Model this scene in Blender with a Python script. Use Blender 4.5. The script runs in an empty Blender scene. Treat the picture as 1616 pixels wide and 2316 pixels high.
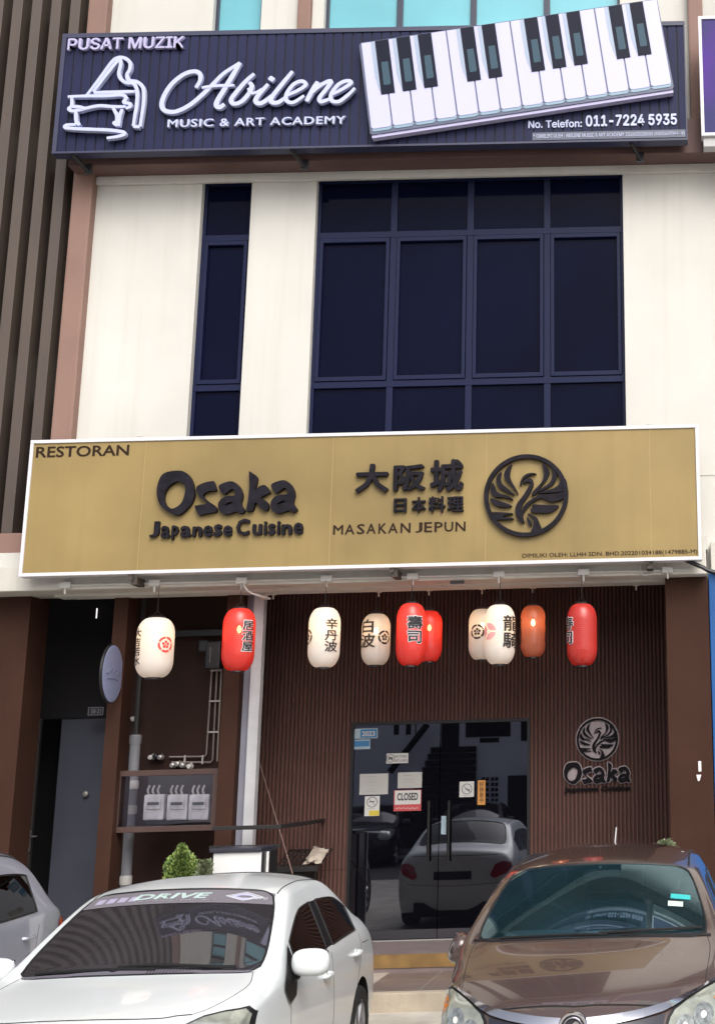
import bpy, bmesh, math, random
import numpy as np
from mathutils import Vector, Matrix
from mathutils.bvhtree import BVHTree
random.seed(7)
SC = bpy.context.scene
COL = SC.collection
PI = math.pi

# ---------------------------------------------------------------- camera
FPX, PPX, PPY, YAW, PIT, ROL = 3057.146, 1567.637, 1000.783, 0.0116840, 0.2378389, -0.0269566
IW, IH = 1616.0, 2316.0
HC, WD = 2.04, 13.82            # eye height above the kerb foot; distance of the upper wall plane (world Y = 0)
def cam_basis():
    cy, sy, cp, sp, cr, sr = math.cos(YAW), math.sin(YAW), math.cos(PIT), math.sin(PIT), math.cos(ROL), math.sin(ROL)
    f = Vector((sy*cp, cy*cp, sp)); r = Vector((cy, -sy, 0)); u = r.cross(f)
    return cr*r + sr*u, -sr*r + cr*u, f
CR, CU, CF = cam_basis()
cd = bpy.data.cameras.new('camera')
cam = bpy.data.objects.new('camera', cd); COL.objects.link(cam)
cam.matrix_world = Matrix(((CR.x, CU.x, -CF.x, 0), (CR.y, CU.y, -CF.y, -WD), (CR.z, CU.z, -CF.z, HC), (0, 0, 0, 1)))
cd.sensor_fit = 'AUTO'; cd.sensor_width = 36.0
cd.lens = FPX/IH*36.0
cd.shift_x = (IW/2 - PPX)/IH
cd.shift_y = -(IH/2 - PPY)/IH
cd.clip_start = 0.1; cd.clip_end = 2000
SC.camera = cam

# ---------------------------------------------------------------- sky, sun, exposure
SUN_EL, SUN_AZ = math.radians(44), math.radians(158)     # high, behind the photographer and to the right
w = bpy.data.worlds.new("World"); SC.world = w; w.use_nodes = True
nt = w.node_tree; nt.nodes.clear()
sky = nt.nodes.new('ShaderNodeTexSky'); sky.sky_type = 'NISHITA'; sky.sun_disc = False
sky.sun_elevation = SUN_EL; sky.sun_rotation = SUN_AZ
sky.air_density = 1.0; sky.dust_density = 6.0; sky.ozone_density = 1.0
hs = nt.nodes.new('ShaderNodeHueSaturation'); hs.inputs['Saturation'].default_value = 0.35
bg = nt.nodes.new('ShaderNodeBackground'); bg.inputs['Strength'].default_value = 0.15
wo = nt.nodes.new('ShaderNodeOutputWorld')
nt.links.new(sky.outputs[0], hs.inputs['Color']); nt.links.new(hs.outputs[0], bg.inputs[0]); nt.links.new(bg.outputs[0], wo.inputs[0])
sl = bpy.data.lights.new('sun', 'SUN'); sl.energy = 0.7; sl.angle = math.radians(50); sl.color = (1.0, 0.95, 0.88)
so = bpy.data.objects.new('sun', sl); COL.objects.link(so)
sd = Vector((math.sin(SUN_AZ)*math.cos(SUN_EL), math.cos(SUN_AZ)*math.cos(SUN_EL), math.sin(SUN_EL)))
so.rotation_euler = sd.to_track_quat('Z', 'Y').to_euler()
SC.view_settings.view_transform = 'Standard'; SC.view_settings.look = 'None'
SC.view_settings.exposure = 0.57; SC.view_settings.gamma = 1.0
SC.cycles.max_bounces = 8; SC.cycles.diffuse_bounces = 4; SC.cycles.glossy_bounces = 4
SC.cycles.transparent_max_bounces = 12; SC.cycles.transmission_bounces = 6
SC.cycles.use_denoising = True
SC.cycles.sample_clamp_indirect = 6.0

# ---------------------------------------------------------------- helpers
def at(x, y, D):
    """point on the vertical plane at distance D from the camera, seen at photo pixel (x, y)"""
    a, b = (x-PPX)/FPX, -(y-PPY)/FPX
    d = CF + a*CR + b*CU
    return Vector((d.x/d.y*D, D-WD, HC + d.z/d.y*D))
def atz(x, y, z):
    a, b = (x-PPX)/FPX, -(y-PPY)/FPX
    d = CF + a*CR + b*CU
    return at(x, y, (z-HC)/(d.z/d.y))

MATS = {}
def mat(name, col, rough=0.6, metal=0.0, spec=0.5, noise=None, bump=None, coat=0.0, streak=None, col2=None):
    """procedural Principled material; noise=(scale, amount) varies the colour, streak=(amount) adds vertical rain marks, bump=(scale, strength)"""
    if name in MATS: return MATS[name]
    m = bpy.data.materials.new(name); m.use_nodes = True
    t = m.node_tree; b = t.nodes['Principled BSDF']; L = t.links
    b.inputs['Base Color'].default_value = (*col, 1); b.inputs['Roughness'].default_value = rough
    b.inputs['Metallic'].default_value = metal; b.inputs['Specular IOR Level'].default_value = spec
    if coat: b.inputs['Coat Weight'].default_value = coat; b.inputs['Coat Roughness'].default_value = 0.03
    tc = t.nodes.new('ShaderNodeTexCoord')
    cur = None
    if noise:
        n = t.nodes.new('ShaderNodeTexNoise'); n.inputs['Scale'].default_value = noise[0]; n.inputs['Detail'].default_value = 6
        L.new(tc.outputs['Object'], n.inputs['Vector'])
        mr = t.nodes.new('ShaderNodeMapRange'); mr.inputs[1].default_value = 0.3; mr.inputs[2].default_value = 0.7
        L.new(n.outputs['Fac'], mr.inputs[0])
        mx = t.nodes.new('ShaderNodeMix'); mx.data_type = 'RGBA'
        a = noise[1]
        mx.inputs[6].default_value = (*(col2 or [c*(1-a) for c in col]), 1); mx.inputs[7].default_value = (*[min(1, c*(1+a*0.5)) for c in col], 1)
        L.new(mr.outputs[0], mx.inputs[0]); cur = mx.outputs[2]
        r2 = t.nodes.new('ShaderNodeMapRange'); r2.inputs[3].default_value = max(0, rough-0.08); r2.inputs[4].default_value = min(1, rough+0.08)
        L.new(n.outputs['Fac'], r2.inputs[0]); L.new(r2.outputs[0], b.inputs['Roughness'])
    if streak:
        mp = t.nodes.new('ShaderNodeMapping'); mp.inputs['Scale'].default_value = (3.2, 3.2, 0.12)
        L.new(tc.outputs['Object'], mp.inputs[0])
        n2 = t.nodes.new('ShaderNodeTexNoise'); n2.inputs['Scale'].default_value = 2.2; n2.inputs['Detail'].default_value = 5
        L.new(mp.outputs[0], n2.inputs['Vector'])
        m2 = t.nodes.new('ShaderNodeMapRange'); m2.inputs[1].default_value = 0.5; m2.inputs[2].default_value = 0.78; m2.inputs[4].default_value = streak
        L.new(n2.outputs['Fac'], m2.inputs[0])
        x2 = t.nodes.new('ShaderNodeMix'); x2.data_type = 'RGBA'
        if cur: L.new(cur, x2.inputs[6])
        else: x2.inputs[6].default_value = (*col, 1)
        x2.inputs[7].default_value = (col[0]*0.55, col[1]*0.5, col[2]*0.45, 1)
        L.new(m2.outputs[0], x2.inputs[0]); cur = x2.outputs[2]
    if cur: L.new(cur, b.inputs['Base Color'])
    if bump:
        n3 = t.nodes.new('ShaderNodeTexNoise'); n3.inputs['Scale'].default_value = bump[0]; n3.inputs['Detail'].default_value = 4
        L.new(tc.outputs['Object'], n3.inputs['Vector'])
        bp = t.nodes.new('ShaderNodeBump'); bp.inputs['Strength'].default_value = bump[1]; bp.inputs['Distance'].default_value = 0.01
        L.new(n3.outputs['Fac'], bp.inputs['Height']); L.new(bp.outputs[0], b.inputs['Normal'])
    MATS[name] = m
    return m
def emit(name, col, s):
    if name in MATS: return MATS[name]
    m = bpy.data.materials.new(name); m.use_nodes = True; t = m.node_tree; t.nodes.clear()
    e = t.nodes.new('ShaderNodeEmission'); e.inputs[0].default_value = (*col, 1); e.inputs[1].default_value = s
    o = t.nodes.new('ShaderNodeOutputMaterial'); t.links.new(e.outputs[0], o.inputs[0]); MATS[name] = m
    return m
def glass(name, tint, ior=1.5, boost=0.0, gl=(1, 1, 1), haze=None):
    """thin tinted pane: Fresnel mix of a tinted see-through layer and a mirror layer"""
    if name in MATS: return MATS[name]
    m = bpy.data.materials.new(name); m.use_nodes = True; t = m.node_tree; t.nodes.clear()
    tr = t.nodes.new('ShaderNodeBsdfTransparent'); tr.inputs[0].default_value = (*tint, 1)
    g = t.nodes.new('ShaderNodeBsdfGlossy'); g.inputs['Roughness'].default_value = 0.012; g.inputs[0].default_value = (*gl, 1)
    f = t.nodes.new('ShaderNodeFresnel'); f.inputs[0].default_value = ior
    ad = t.nodes.new('ShaderNodeMath'); ad.operation = 'ADD'; ad.inputs[1].default_value = boost; ad.use_clamp = True
    mx = t.nodes.new('ShaderNodeMixShader'); o = t.nodes.new('ShaderNodeOutputMaterial')
    t.links.new(f.outputs[0], ad.inputs[0]); t.links.new(ad.outputs[0], mx.inputs[0])
    under = tr.outputs[0]
    if haze:        # painted haze and pale reflection over the pane: (colour, amount)
        df = t.nodes.new('ShaderNodeBsdfDiffuse'); df.inputs[0].default_value = (*haze[0], 1)
        tc = t.nodes.new('ShaderNodeTexCoord'); n = t.nodes.new('ShaderNodeTexNoise'); n.inputs['Scale'].default_value = 2.5; n.inputs['Detail'].default_value = 7
        mr = t.nodes.new('ShaderNodeMapRange'); mr.inputs[3].default_value = haze[1]*.5; mr.inputs[4].default_value = haze[1]*1.5
        md = t.nodes.new('ShaderNodeMixShader'); t.links.new(tc.outputs['Object'], n.inputs['Vector']); t.links.new(n.outputs['Fac'], mr.inputs[0]); t.links.new(mr.outputs[0], md.inputs[0])
        t.links.new(tr.outputs[0], md.inputs[1]); t.links.new(df.outputs[0], md.inputs[2]); under = md.outputs[0]
    t.links.new(under, mx.inputs[1]); t.links.new(g.outputs[0], mx.inputs[2]); t.links.new(mx.outputs[0], o.inputs[0])
    MATS[name] = m
    return m

def tag(o, label=None, cat=None, group=None, kind=None):
    if label: o['label'] = label
    if cat: o['category'] = cat
    if group: o['group'] = group
    if kind: o['kind'] = kind
    return o
def empty(name, loc=(0, 0, 0), label=None, cat=None, group=None):
    o = bpy.data.objects.new(name, None); o.location = loc; o.empty_display_size = 0.1; COL.objects.link(o)
    return tag(o, label, cat, group)
def link(name, me, m=None, parent=None, loc=None):
    o = bpy.data.objects.new(name, me); COL.objects.link(o)
    if m is not None:
        me.materials.clear(); me.materials.append(m)
    if parent is not None:
        o.parent = parent
        if loc is None and parent.parent is None: o.location = -parent.location
    if loc is not None: o.location = loc
    return o

class MB:
    """collects shapes and links them as one mesh object"""
    def __init__(s): s.bm = bmesh.new()
    def box(s, x0, x1, y0, y1, z0, z1, bev=0.0):
        r = bmesh.ops.create_cube(s.bm, size=1)['verts']
        for v in r: v.co = Vector(((x0+x1)/2 + v.co.x*(x1-x0), (y0+y1)/2 + v.co.y*(y1-y0), (z0+z1)/2 + v.co.z*(z1-z0)))
        if bev > 0:
            es = list({e for v in r for e in v.link_edges})
            bmesh.ops.bevel(s.bm, geom=es, offset=bev, segments=2, affect='EDGES', profile=0.7)
        return s
    def tube(s, pts, r, seg=8, closed=False, cap=True):
        pts = [Vector(p) for p in pts]; n = len(pts); rings = []
        up = None
        for i, p in enumerate(pts):
            a = pts[(i-1) % n] if (closed or i > 0) else p
            b = pts[(i+1) % n] if (closed or i < n-1) else p
            t = (b-a).normalized() if (b-a).length > 1e-9 else Vector((0, 0, 1))
            if up is None:
                up = Vector((0, 0, 1)) if abs(t.z) < 0.9 else Vector((1, 0, 0))
            u = (up - t*up.dot(t))
            u = u.normalized() if u.length > 1e-6 else t.orthogonal().normalized()
            up = u; v = t.cross(u)
            rr = r[i] if isinstance(r, (list, tuple)) else r
            rings.append([s.bm.verts.new(p + rr*(math.cos(2*PI*k/seg)*u + math.sin(2*PI*k/seg)*v)) for k in range(seg)])
        m = n if closed else n-1
        for i in range(m):
            A, B = rings[i], rings[(i+1) % n]
            for k in range(seg): s.bm.faces.new((A[k], A[(k+1) % seg], B[(k+1) % seg], B[k]))
        if cap and not closed:
            s.bm.faces.new(list(reversed(rings[0]))); s.bm.faces.new(rings[-1])
        return s
    def lathe(s, prof, c=(0, 0, 0), seg=32, axis='Z', cap=True):
        c = Vector(c); rings = []
        for (r, h) in prof:
            ring = []
            for k in range(seg):
                a = 2*PI*k/seg
                if axis == 'Z': q = Vector((r*math.cos(a), r*math.sin(a), h))
                elif axis == 'X': q = Vector((h, r*math.cos(a), r*math.sin(a)))
                else: q = Vector((r*math.cos(a), h, r*math.sin(a)))
                ring.append(s.bm.verts.new(c+q))
            rings.append(ring)
        for A, B in zip(rings, rings[1:]):
            for k in range(seg): s.bm.faces.new((A[k], A[(k+1) % seg], B[(k+1) % seg], B[k]))
        if cap:
            s.bm.faces.new(list(reversed(rings[0]))); s.bm.faces.new(rings[-1])
        return s
    def prism(s, poly, y0, y1):
        """polygon in (x, z) extruded along y"""
        A = [s.bm.verts.new((p[0], y0, p[1])) for p in poly]; B = [s.bm.verts.new((p[0], y1, p[1])) for p in poly]
        n = len(poly)
        s.bm.faces.new(A); s.bm.faces.new(list(reversed(B)))
        for i in range(n): s.bm.faces.new((A[i], B[i], B[(i+1) % n], A[(i+1) % n]))
        return s
    def grid(s, P):
        V = [[s.bm.verts.new(p) for p in row] for row in P]
        for a, b in zip(V, V[1:]):
            for i in range(len(a)-1): s.bm.faces.new((a[i], a[i+1], b[i+1], b[i]))
        return s
    def ribbon(s, pts, w, yf, depth, slope=0.0015):
        """flat stroke of width w (scalar or list) along (x, z) points, front face at yf, thickness depth; creeps forward along its length so crossings never coincide"""
        n = len(pts); L = []; R = []
        for i in range(n):
            a = Vector(pts[max(0, i-1)]); b = Vector(pts[min(n-1, i+1)]); t = (b-a)
            t = t.normalized() if t.length > 1e-9 else Vector((1, 0)); nn = Vector((-t.y, t.x))
            ww = (w[i] if isinstance(w, (list, tuple)) else w)/2
            if i == 0 or i == n-1: pass
            p = Vector(pts[i]); L.append(p+nn*ww); R.append(p-nn*ww)
        rows = []
        for i in range(n):
            y = yf - slope*i/max(1, n-1)
            m = (L[i]+R[i])/2
            rows.append([s.bm.verts.new((q.x, yy, q.y)) for q, yy in ((L[i], y+depth), (L[i], y+0.004), (L[i]*0.86+m*0.14, y), (R[i]*0.86+m*0.14, y), (R[i], y+0.004), (R[i], y+depth))])
        for a, b in zip(rows, rows[1:]):
            for k in range(5): s.bm.faces.new((a[k], a[k+1], b[k+1], b[k]))
        for row in (rows[0], rows[-1]): s.bm.faces.new(row)
        return s
    def build(s, name, m, parent=None, smooth=False, loc=None):
        bmesh.ops.recalc_face_normals(s.bm, faces=s.bm.faces[:])
        me = bpy.data.meshes.new(name); s.bm.to_mesh(me); s.bm.free()
        if smooth:
            for p in me.polygons: p.use_smooth = True
            try: me.set_sharp_from_angle(angle=math.radians(40))
            except Exception: pass
        return link(name, me, m, parent, loc)

def spline(pts, n=8, closed=False):
    """Catmull-Rom resampling"""
    P = [Vector(p) for p in pts]; N = len(P); out = []
    rng = range(N) if closed else range(N-1)
    for i in rng:
        p0 = P[(i-1) % N] if closed or i > 0 else P[i]*2-P[i+1]
        p1, p2 = P[i], P[(i+1) % N]
        p3 = P[(i+2) % N] if closed or i+2 < N else P[i+1]*2-P[i]
        for k in range(n):
            t = k/n
            out.append(0.5*((2*p1)+(-p0+p2)*t+(2*p0-5*p1+4*p2-p3)*t*t+(-p0+3*p1-3*p2+p3)*t**3))
    if not closed: out.append(P[-1])
    return out

def curve_mesh(loops, depth, bevel=0.0):
    """2D filled curve from closed loops (holes work), extruded by depth; returns mesh with z in 0..depth"""
    c = bpy.data.curves.new('c', 'CURVE'); c.dimensions = '2D'; c.fill_mode = 'BOTH'; c.extrude = depth/2
    if bevel: c.bevel_depth = bevel; c.bevel_resolution = 1; c.offset = -bevel
    for lp in loops:
        s = c.splines.new('POLY'); s.points.add(len(lp)-1); s.use_cyclic_u = True
        for i, p in enumerate(lp): s.points[i].co = (p[0], p[1], 0, 1)
    o = bpy.data.objects.new('c', c); COL.objects.link(o)
    bpy.context.view_layer.update()
    me = bpy.data.meshes.new_from_object(o.evaluated_get(bpy.context.evaluated_depsgraph_get()))
    bpy.data.objects.remove(o); bpy.data.curves.remove(c)
    return me
def grotesque():
    """Blender's own bundled sans face, if this build has it; else the built-in one"""
    try:
        import os
        f = os.path.join(bpy.utils.system_resource('DATAFILES', path='fonts'), 'Inter.woff2')
        return bpy.data.fonts.load(f, check_existing=True) if os.path.exists(f) else None
    except Exception:
        return None
SANS = grotesque()
def text_raw(s, bold=0.0, ext=0.0, res=3, shear=0.0, spacing=1.0, font=None):
    c = bpy.data.curves.new('t', 'FONT'); c.body = s
    if font is not None: c.font = font
    c.size = 1; c.resolution_u = res; c.extrude = ext; c.shear = shear; c.space_character = spacing
    o = bpy.data.objects.new('t', c); COL.objects.link(o)
    bpy.context.view_layer.update()
    me = bpy.data.meshes.new_from_object(o.evaluated_get(bpy.context.evaluated_depsgraph_get()))
    bpy.data.objects.remove(o); bpy.data.curves.remove(c)
    if bold > 0:        # heavier weight: shifted copies, each a hair in front of the last
        bm = bmesh.new(); bm.from_mesh(me); src = bm.verts[:]+bm.edges[:]+bm.faces[:]
        for k in range(8):
            d = bmesh.ops.duplicate(bm, geom=src)['geom']
            for v in d:
                if isinstance(v, bmesh.types.BMVert): v.co += Vector((bold*math.cos(k*PI/4), bold*math.sin(k*PI/4), .0009*(k+1)))
        bm.to_mesh(me); bm.free()
    return me
def bounds(me):
    a = np.empty(len(me.vertices)*3); me.vertices.foreach_get('co', a); a = a.reshape(-1, 3)
    return a, a.min(0), a.max(0)
def stand(me, X0, Z0, X1, Z1, yback, depth):
    """fits a flat (x, y) mesh into the box X0..X1, Z0..Z1 of a wall facing -Y, its back at yback and standing depth proud"""
    a, lo, hi = bounds(me)
    h = max(hi[2]-lo[2], 1e-9)
    b = np.empty_like(a)
    b[:, 0] = X0 + (a[:, 0]-lo[0])/(hi[0]-lo[0])*(X1-X0)
    b[:, 2] = Z0 + (a[:, 1]-lo[1])/(hi[1]-lo[1])*(Z1-Z0)
    b[:, 1] = yback - (a[:, 2]-lo[2])/h*depth if hi[2]-lo[2] > 1e-8 else yback-depth
    me.vertices.foreach_set('co', b.reshape(-1)); me.update()
    return me
def text_on(name, s, bl, tr, D, m, parent, depth=0.02, bold=0.0, shear=0.0, spacing=1.0, res=3, back=0.0, font=None):
    """raised lettering: bl and tr are the photo pixels of its lower left and upper right corner on the plane at distance D"""
    p, q = at(*bl, D), at(*tr, D)
    me = text_raw(s, bold, 0.01 if depth > 0.004 else 0.0, res, shear, spacing, font)
    stand(me, p.x, p.z, q.x, q.z, p.y-back, depth)
    return link(name, me, m, parent)
def join_meshes(name, mes, m, parent):
    bm = bmesh.new()
    for me in mes: bm.from_mesh(me); bpy.data.meshes.remove(me)
    me = bpy.data.meshes.new(name); bm.to_mesh(me); bm.free()
    return link(name, me, m, parent)
def copy_tree(o, parent=None):
    c = o.copy(); COL.objects.link(c)
    if parent is not None: c.parent = parent
    for ch in list(o.children): copy_tree(ch, c)
    return c
# ---------------------------------------------------------------- materials
CREAM = mat('cream_paint', (0.57, 0.562, 0.525), 0.75, noise=(0.7, 0.10), bump=(60, 0.10), streak=0.2)
FASC = mat('fascia_paint', (0.56, 0.54, 0.49), 0.7, noise=(1.2, 0.16), bump=(60, 0.08), streak=0.30)
PINKB = mat('rose_brown_paint', (0.235, 0.140, 0.112), 0.7, noise=(1.1, 0.15), bump=(50, 0.06), streak=0.15)
BEAMB = mat('beam_brown_paint', (0.12, 0.066, 0.06), 0.7, noise=(1.5, 0.2), bump=(50, 0.06), streak=0.2)
COLB = mat('column_brown_paint', (0.050, 0.023, 0.016), 0.7, spec=0.12, noise=(1.6, 0.22), bump=(40, 0.08), streak=0.2)
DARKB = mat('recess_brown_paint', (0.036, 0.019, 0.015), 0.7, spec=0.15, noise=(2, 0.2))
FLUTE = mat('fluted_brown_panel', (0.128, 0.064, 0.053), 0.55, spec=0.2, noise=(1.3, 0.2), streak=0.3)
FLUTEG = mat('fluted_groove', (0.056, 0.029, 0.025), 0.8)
FIN = mat('fin_grey_brown', (0.075, 0.056, 0.046), 0.55, noise=(1.2, 0.12), streak=0.15)
VOID = mat('void_dark', (0.006, 0.005, 0.008), 0.9)
NAVYF = mat('navy_aluminium', (0.0085, 0.0125, 0.043), 0.45, spec=0.15)
NAVYG = mat('navy_film_glass', (0.0030, 0.0042, 0.0175), 0.06, spec=0.05, noise=(0.6, 0.3))
TEALG = mat('teal_film_glass', (0.16, 0.46, 0.54), 0.25, spec=0.35, noise=(0.5, 0.25))
TEALF = mat('dark_blue_aluminium', (0.012, 0.018, 0.045), 0.4)
WHITE = mat('white_paint', (0.72, 0.72, 0.72), 0.45, noise=(3, 0.06))
ALU = mat('white_aluminium', (0.62, 0.62, 0.66), 0.35)
BLACK = mat('black_metal', (0.010, 0.010, 0.012), 0.4)
BLUE = mat('blue_paint', (0.004, 0.085, 0.30), 0.55, noise=(1.5, 0.12))
GREY = mat('grey_metal', (0.25, 0.255, 0.28), 0.45, noise=(5, 0.1))
PVCW = mat('white_plastic', (0.62, 0.61, 0.58), 0.4, noise=(3, 0.12))
STEEL = mat('worn_steel', (0.50, 0.48, 0.46), 0.35, metal=0.8)

# ---------------------------------------------------------------- ground
def tiles(name, c1, c2, mortar, scale, w=0.6, h=0.6, gap=0.006, rough=0.5, off=0.0):
    m = bpy.data.materials.new(name); m.use_nodes = True; t = m.node_tree; b = t.nodes['Principled BSDF']; L = t.links
    tc = t.nodes.new('ShaderNodeTexCoord'); br = t.nodes.new('ShaderNodeTexBrick')
    br.offset = off; br.inputs['Color1'].default_value = (*c1, 1); br.inputs['Color2'].default_value = (*c2, 1); br.inputs['Mortar'].default_value = (*mortar, 1)
    br.inputs['Scale'].default_value = scale; br.inputs['Brick Width'].default_value = w; br.inputs['Row Height'].default_value = h; br.inputs['Mortar Size'].default_value = gap
    L.new(tc.outputs['Object'], br.inputs['Vector'])
    n = t.nodes.new('ShaderNodeTexNoise'); n.inputs['Scale'].default_value = 2.5; n.inputs['Detail'].default_value = 8
    L.new(tc.outputs['Object'], n.inputs['Vector'])
    mr = t.nodes.new('ShaderNodeMapRange'); mr.inputs[1].default_value = 0.3; mr.inputs[2].default_value = 0.7; mr.inputs[3].default_value = 0.72; mr.inputs[4].default_value = 1.08
    L.new(n.outputs['Fac'], mr.inputs[0])
    mx = t.nodes.new('ShaderNodeMix'); mx.data_type = 'RGBA'; mx.blend_type = 'MULTIPLY'; mx.inputs[0].default_value = 1
    L.new(br.outputs['Color'], mx.inputs[6]); L.new(mr.outputs[0], mx.inputs[7]); L.new(mx.outputs[2], b.inputs['Base Color'])
    b.inputs['Roughness'].default_value = rough
    bp = t.nodes.new('ShaderNodeBump'); bp.inputs['Strength'].default_value = 0.15; bp.inputs['Distance'].default_value = 0.01
    L.new(n.outputs['Fac'], bp.inputs['Height']); L.new(bp.outputs[0], b.inputs['Normal'])
    return m
GROUND = tiles('pale_concrete', (0.50, 0.47, 0.41), (0.46, 0.43, 0.38), (0.25, 0.23, 0.20), 1, 1.5, 1.5, 0.006, 0.8)
g = MB(); g.grid([[(-300, -300, 0), (300, -300, 0)], [(-300, 300, 0), (300, 300, 0)]]); tag(g.build('ground', GROUND), kind='structure')
road = mat('asphalt', (0.06, 0.06, 0.062), 0.9, noise=(3, 0.3), bump=(120, 0.4))
g = MB(); g.grid([[(-60, -19.5, 0.004), (60, -19.5, 0.004)], [(-60, -12.3, 0.004), (60, -12.3, 0.004)]]); tag(g.build('road', road), kind='structure')
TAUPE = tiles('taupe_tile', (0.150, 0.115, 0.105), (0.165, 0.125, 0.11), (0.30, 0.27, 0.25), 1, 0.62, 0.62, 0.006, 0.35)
KERB = mat('kerb_concrete', (0.43, 0.37, 0.29), 0.8, noise=(3, 0.25), bump=(40, 0.3), streak=0.4)
XL = atz(878, 2202, .163).x
kb = MB(); kb.box(-12, 6, -0.82, -0.70, -0.02, 0.163, 0.012); tag(kb.build('kerb', KERB), kind='structure')
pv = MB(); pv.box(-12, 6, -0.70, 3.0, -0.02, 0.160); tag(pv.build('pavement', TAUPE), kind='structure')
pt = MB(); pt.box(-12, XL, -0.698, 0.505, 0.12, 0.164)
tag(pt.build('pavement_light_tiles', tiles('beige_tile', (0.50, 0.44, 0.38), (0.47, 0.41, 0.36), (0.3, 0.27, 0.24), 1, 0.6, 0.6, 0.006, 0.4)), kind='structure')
st = MB(); st.box(-4.25, -0.17, 0.51, 1.60, 0.1, 0.331, 0.006)
STEP = mat('grey_brown_step', (0.17, 0.13, 0.125), 0.5, noise=(4, 0.2)); tag(st.build('entrance_step', STEP), kind='structure')
st = MB(); st.box(-4.25, -0.17, 0.500, 0.512, 0.205, 0.333)
tag(st.build('step_edge', mat('ochre_step_edge', (0.20, 0.115, 0.035), 0.6, noise=(6, 0.35), bump=(60, 0.2), streak=0.3)), kind='structure')

# ---------------------------------------------------------------- shop building
shop = empty('shop_building', (-3.1, 0, 0), 'cream painted shop building with brown fluted shopfront and navy upper windows', 'building')
def holed_wall(x0, x1, z0, z1, y0, y1, holes):
    m = MB(); bm = m.bm
    xs = sorted({x0, x1, *[h[0] for h in holes], *[h[1] for h in holes]}); zs = sorted({z0, z1, *[h[2] for h in holes], *[h[3] for h in holes]})
    def inside(x, z): return any(h[0] < x < h[1] and h[2] < z < h[3] for h in holes)
    for a, b in zip(xs, xs[1:]):
        for c, d in zip(zs, zs[1:]):
            if inside((a+b)/2, (c+d)/2): continue
            for y in (y0, y1): bm.faces.new([bm.verts.new(v) for v in ((a, y, c), (b, y, c), (b, y, d), (a, y, d))])
    for (a, b, c, d) in [(x0, x1, z0, z1)]+list(holes):
        for q in (((a, c), (b, c)), ((b, c), (b, d)), ((b, d), (a, d)), ((a, d), (a, c))):
            (p, r), (s, t) = q
            bm.faces.new([bm.verts.new(v) for v in ((p, y0, r), (s, y0, t), (s, y1, t), (p, y1, r))])
    bmesh.ops.remove_doubles(bm, verts=bm.verts[:], dist=1e-5)
    return m
WX = (-3.907, -0.546); NX = (-5.162, -4.617); WZ = (5.35, 8.50)
TNX = (-5.165, -4.62); TZ = (10.33, 12.7)
TOPZ = 13.4
holed_wall(-6.4, 7.0, 3.93, TOPZ, 0.0, 0.22, [(WX[0], WX[1], *WZ), (NX[0], NX[1], *WZ), (TNX[0], TNX[1], *TZ), (WX[0], WX[1], *TZ), (2.2, 5.6, *WZ), (2.2, 5.6, *TZ)]).build('wall', CREAM, shop)
b_ = MB(); b_.box(-6.4, 7.0, 0.221, 8, 4.31, TOPZ-0.1); b_.build('core', VOID, shop)
b_ = MB(); b_.box(-6.6, 7.2, -0.25, 8.2, TOPZ, TOPZ+0.35, 0.02); b_.build('roof', FASC, shop)
# window = frame with panes; rows and columns from the photo
def window(xa, xb, za, zb, cols, rails, fm, gm, sash=True):
    f = MB(); y0, y1 = 0.085, 0.16
    cw = (xb-xa)/cols; fw = 0.035
    zs = [za]+rails+[zb]
    for i in range(cols+1):
        x = xa+i*cw
        f.box(max(xa, x-fw), min(xb, x+fw), y0, y1, za, zb, 0.004)
    for k, z in enumerate(zs):
        f.box(xa+0.001, xb-0.001, y0-0.004, y1+0.002, max(za, z-fw), min(zb, z+fw), 0.004)
    if sash and len(zs) >= 3:
        a, b = zs[-3]+fw, zs[-2]-fw
        for i in range(cols):
            l, r = xa+i*cw+(fw if i or True else 0), xa+(i+1)*cw-fw
            s = 0.042; yy = y0-0.016
            f.box(l+.006, l+s, yy, y1-.01, a+.006, b-.006, 0.004); f.box(r-s, r-.006, yy, y1-.01, a+.006, b-.006, 0.004)
            f.box(l+s, r-s, yy, y1-.012, a+.006, a+s+.01, 0.004); f.box(l+s, r-s, yy, y1-.012, b-s-.01, b-.006, 0.004)
    o = f.build('window', fm, shop)
    p = MB(); p.box(xa+0.01, xb-0.01, y1-0.045, y1-0.03, za+0.01, zb-0.01); p.build('pane', gm, o, loc=(0, 0, 0))
    return o
ZL = at(900, 862.6, WD).z; ZU = at(900, 523, WD).z
window(*WX, *WZ, 4, [ZL, ZU], NAVYF, NAVYG)
window(*NX, *WZ, 1, [ZL, ZU], NAVYF, NAVYG)
window(*TNX, *TZ, 1, [11.3, 12.1], TEALF, TEALG, False)
window(*WX, *TZ, 4, [11.3, 12.1], TEALF, TEALG, False)
window(2.2, 5.6, *WZ, 4, [ZL, ZU], NAVYF, NAVYG)
window(2.2, 5.6, *TZ, 4, [11.3, 12.1], TEALF, TEALG, False)
b_ = MB(); b_.box(-6.50, 7.0, -0.32, -0.002, 8.546, 8.95, 0.006); b_.build('beam', BEAMB, shop)
b_ = MB(); b_.box(-6.308, 7.0, -0.05, -0.001, 8.452, 8.544, 0.004); b_.build('lintel', CREAM, shop)
for xa, xb, za, zb, d in ((-6.528, -6.311, 4.37, TOPZ, .12), (-4.192, -4.041, 9.0, TOPZ, .07), (0.225, 0.391, 8.95, TOPZ, .11)):
    b_ = MB(); b_.box(xa, xb, -d, 0.05, za, zb, 0.02); b_.build('pilaster', PINKB, shop)
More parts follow.
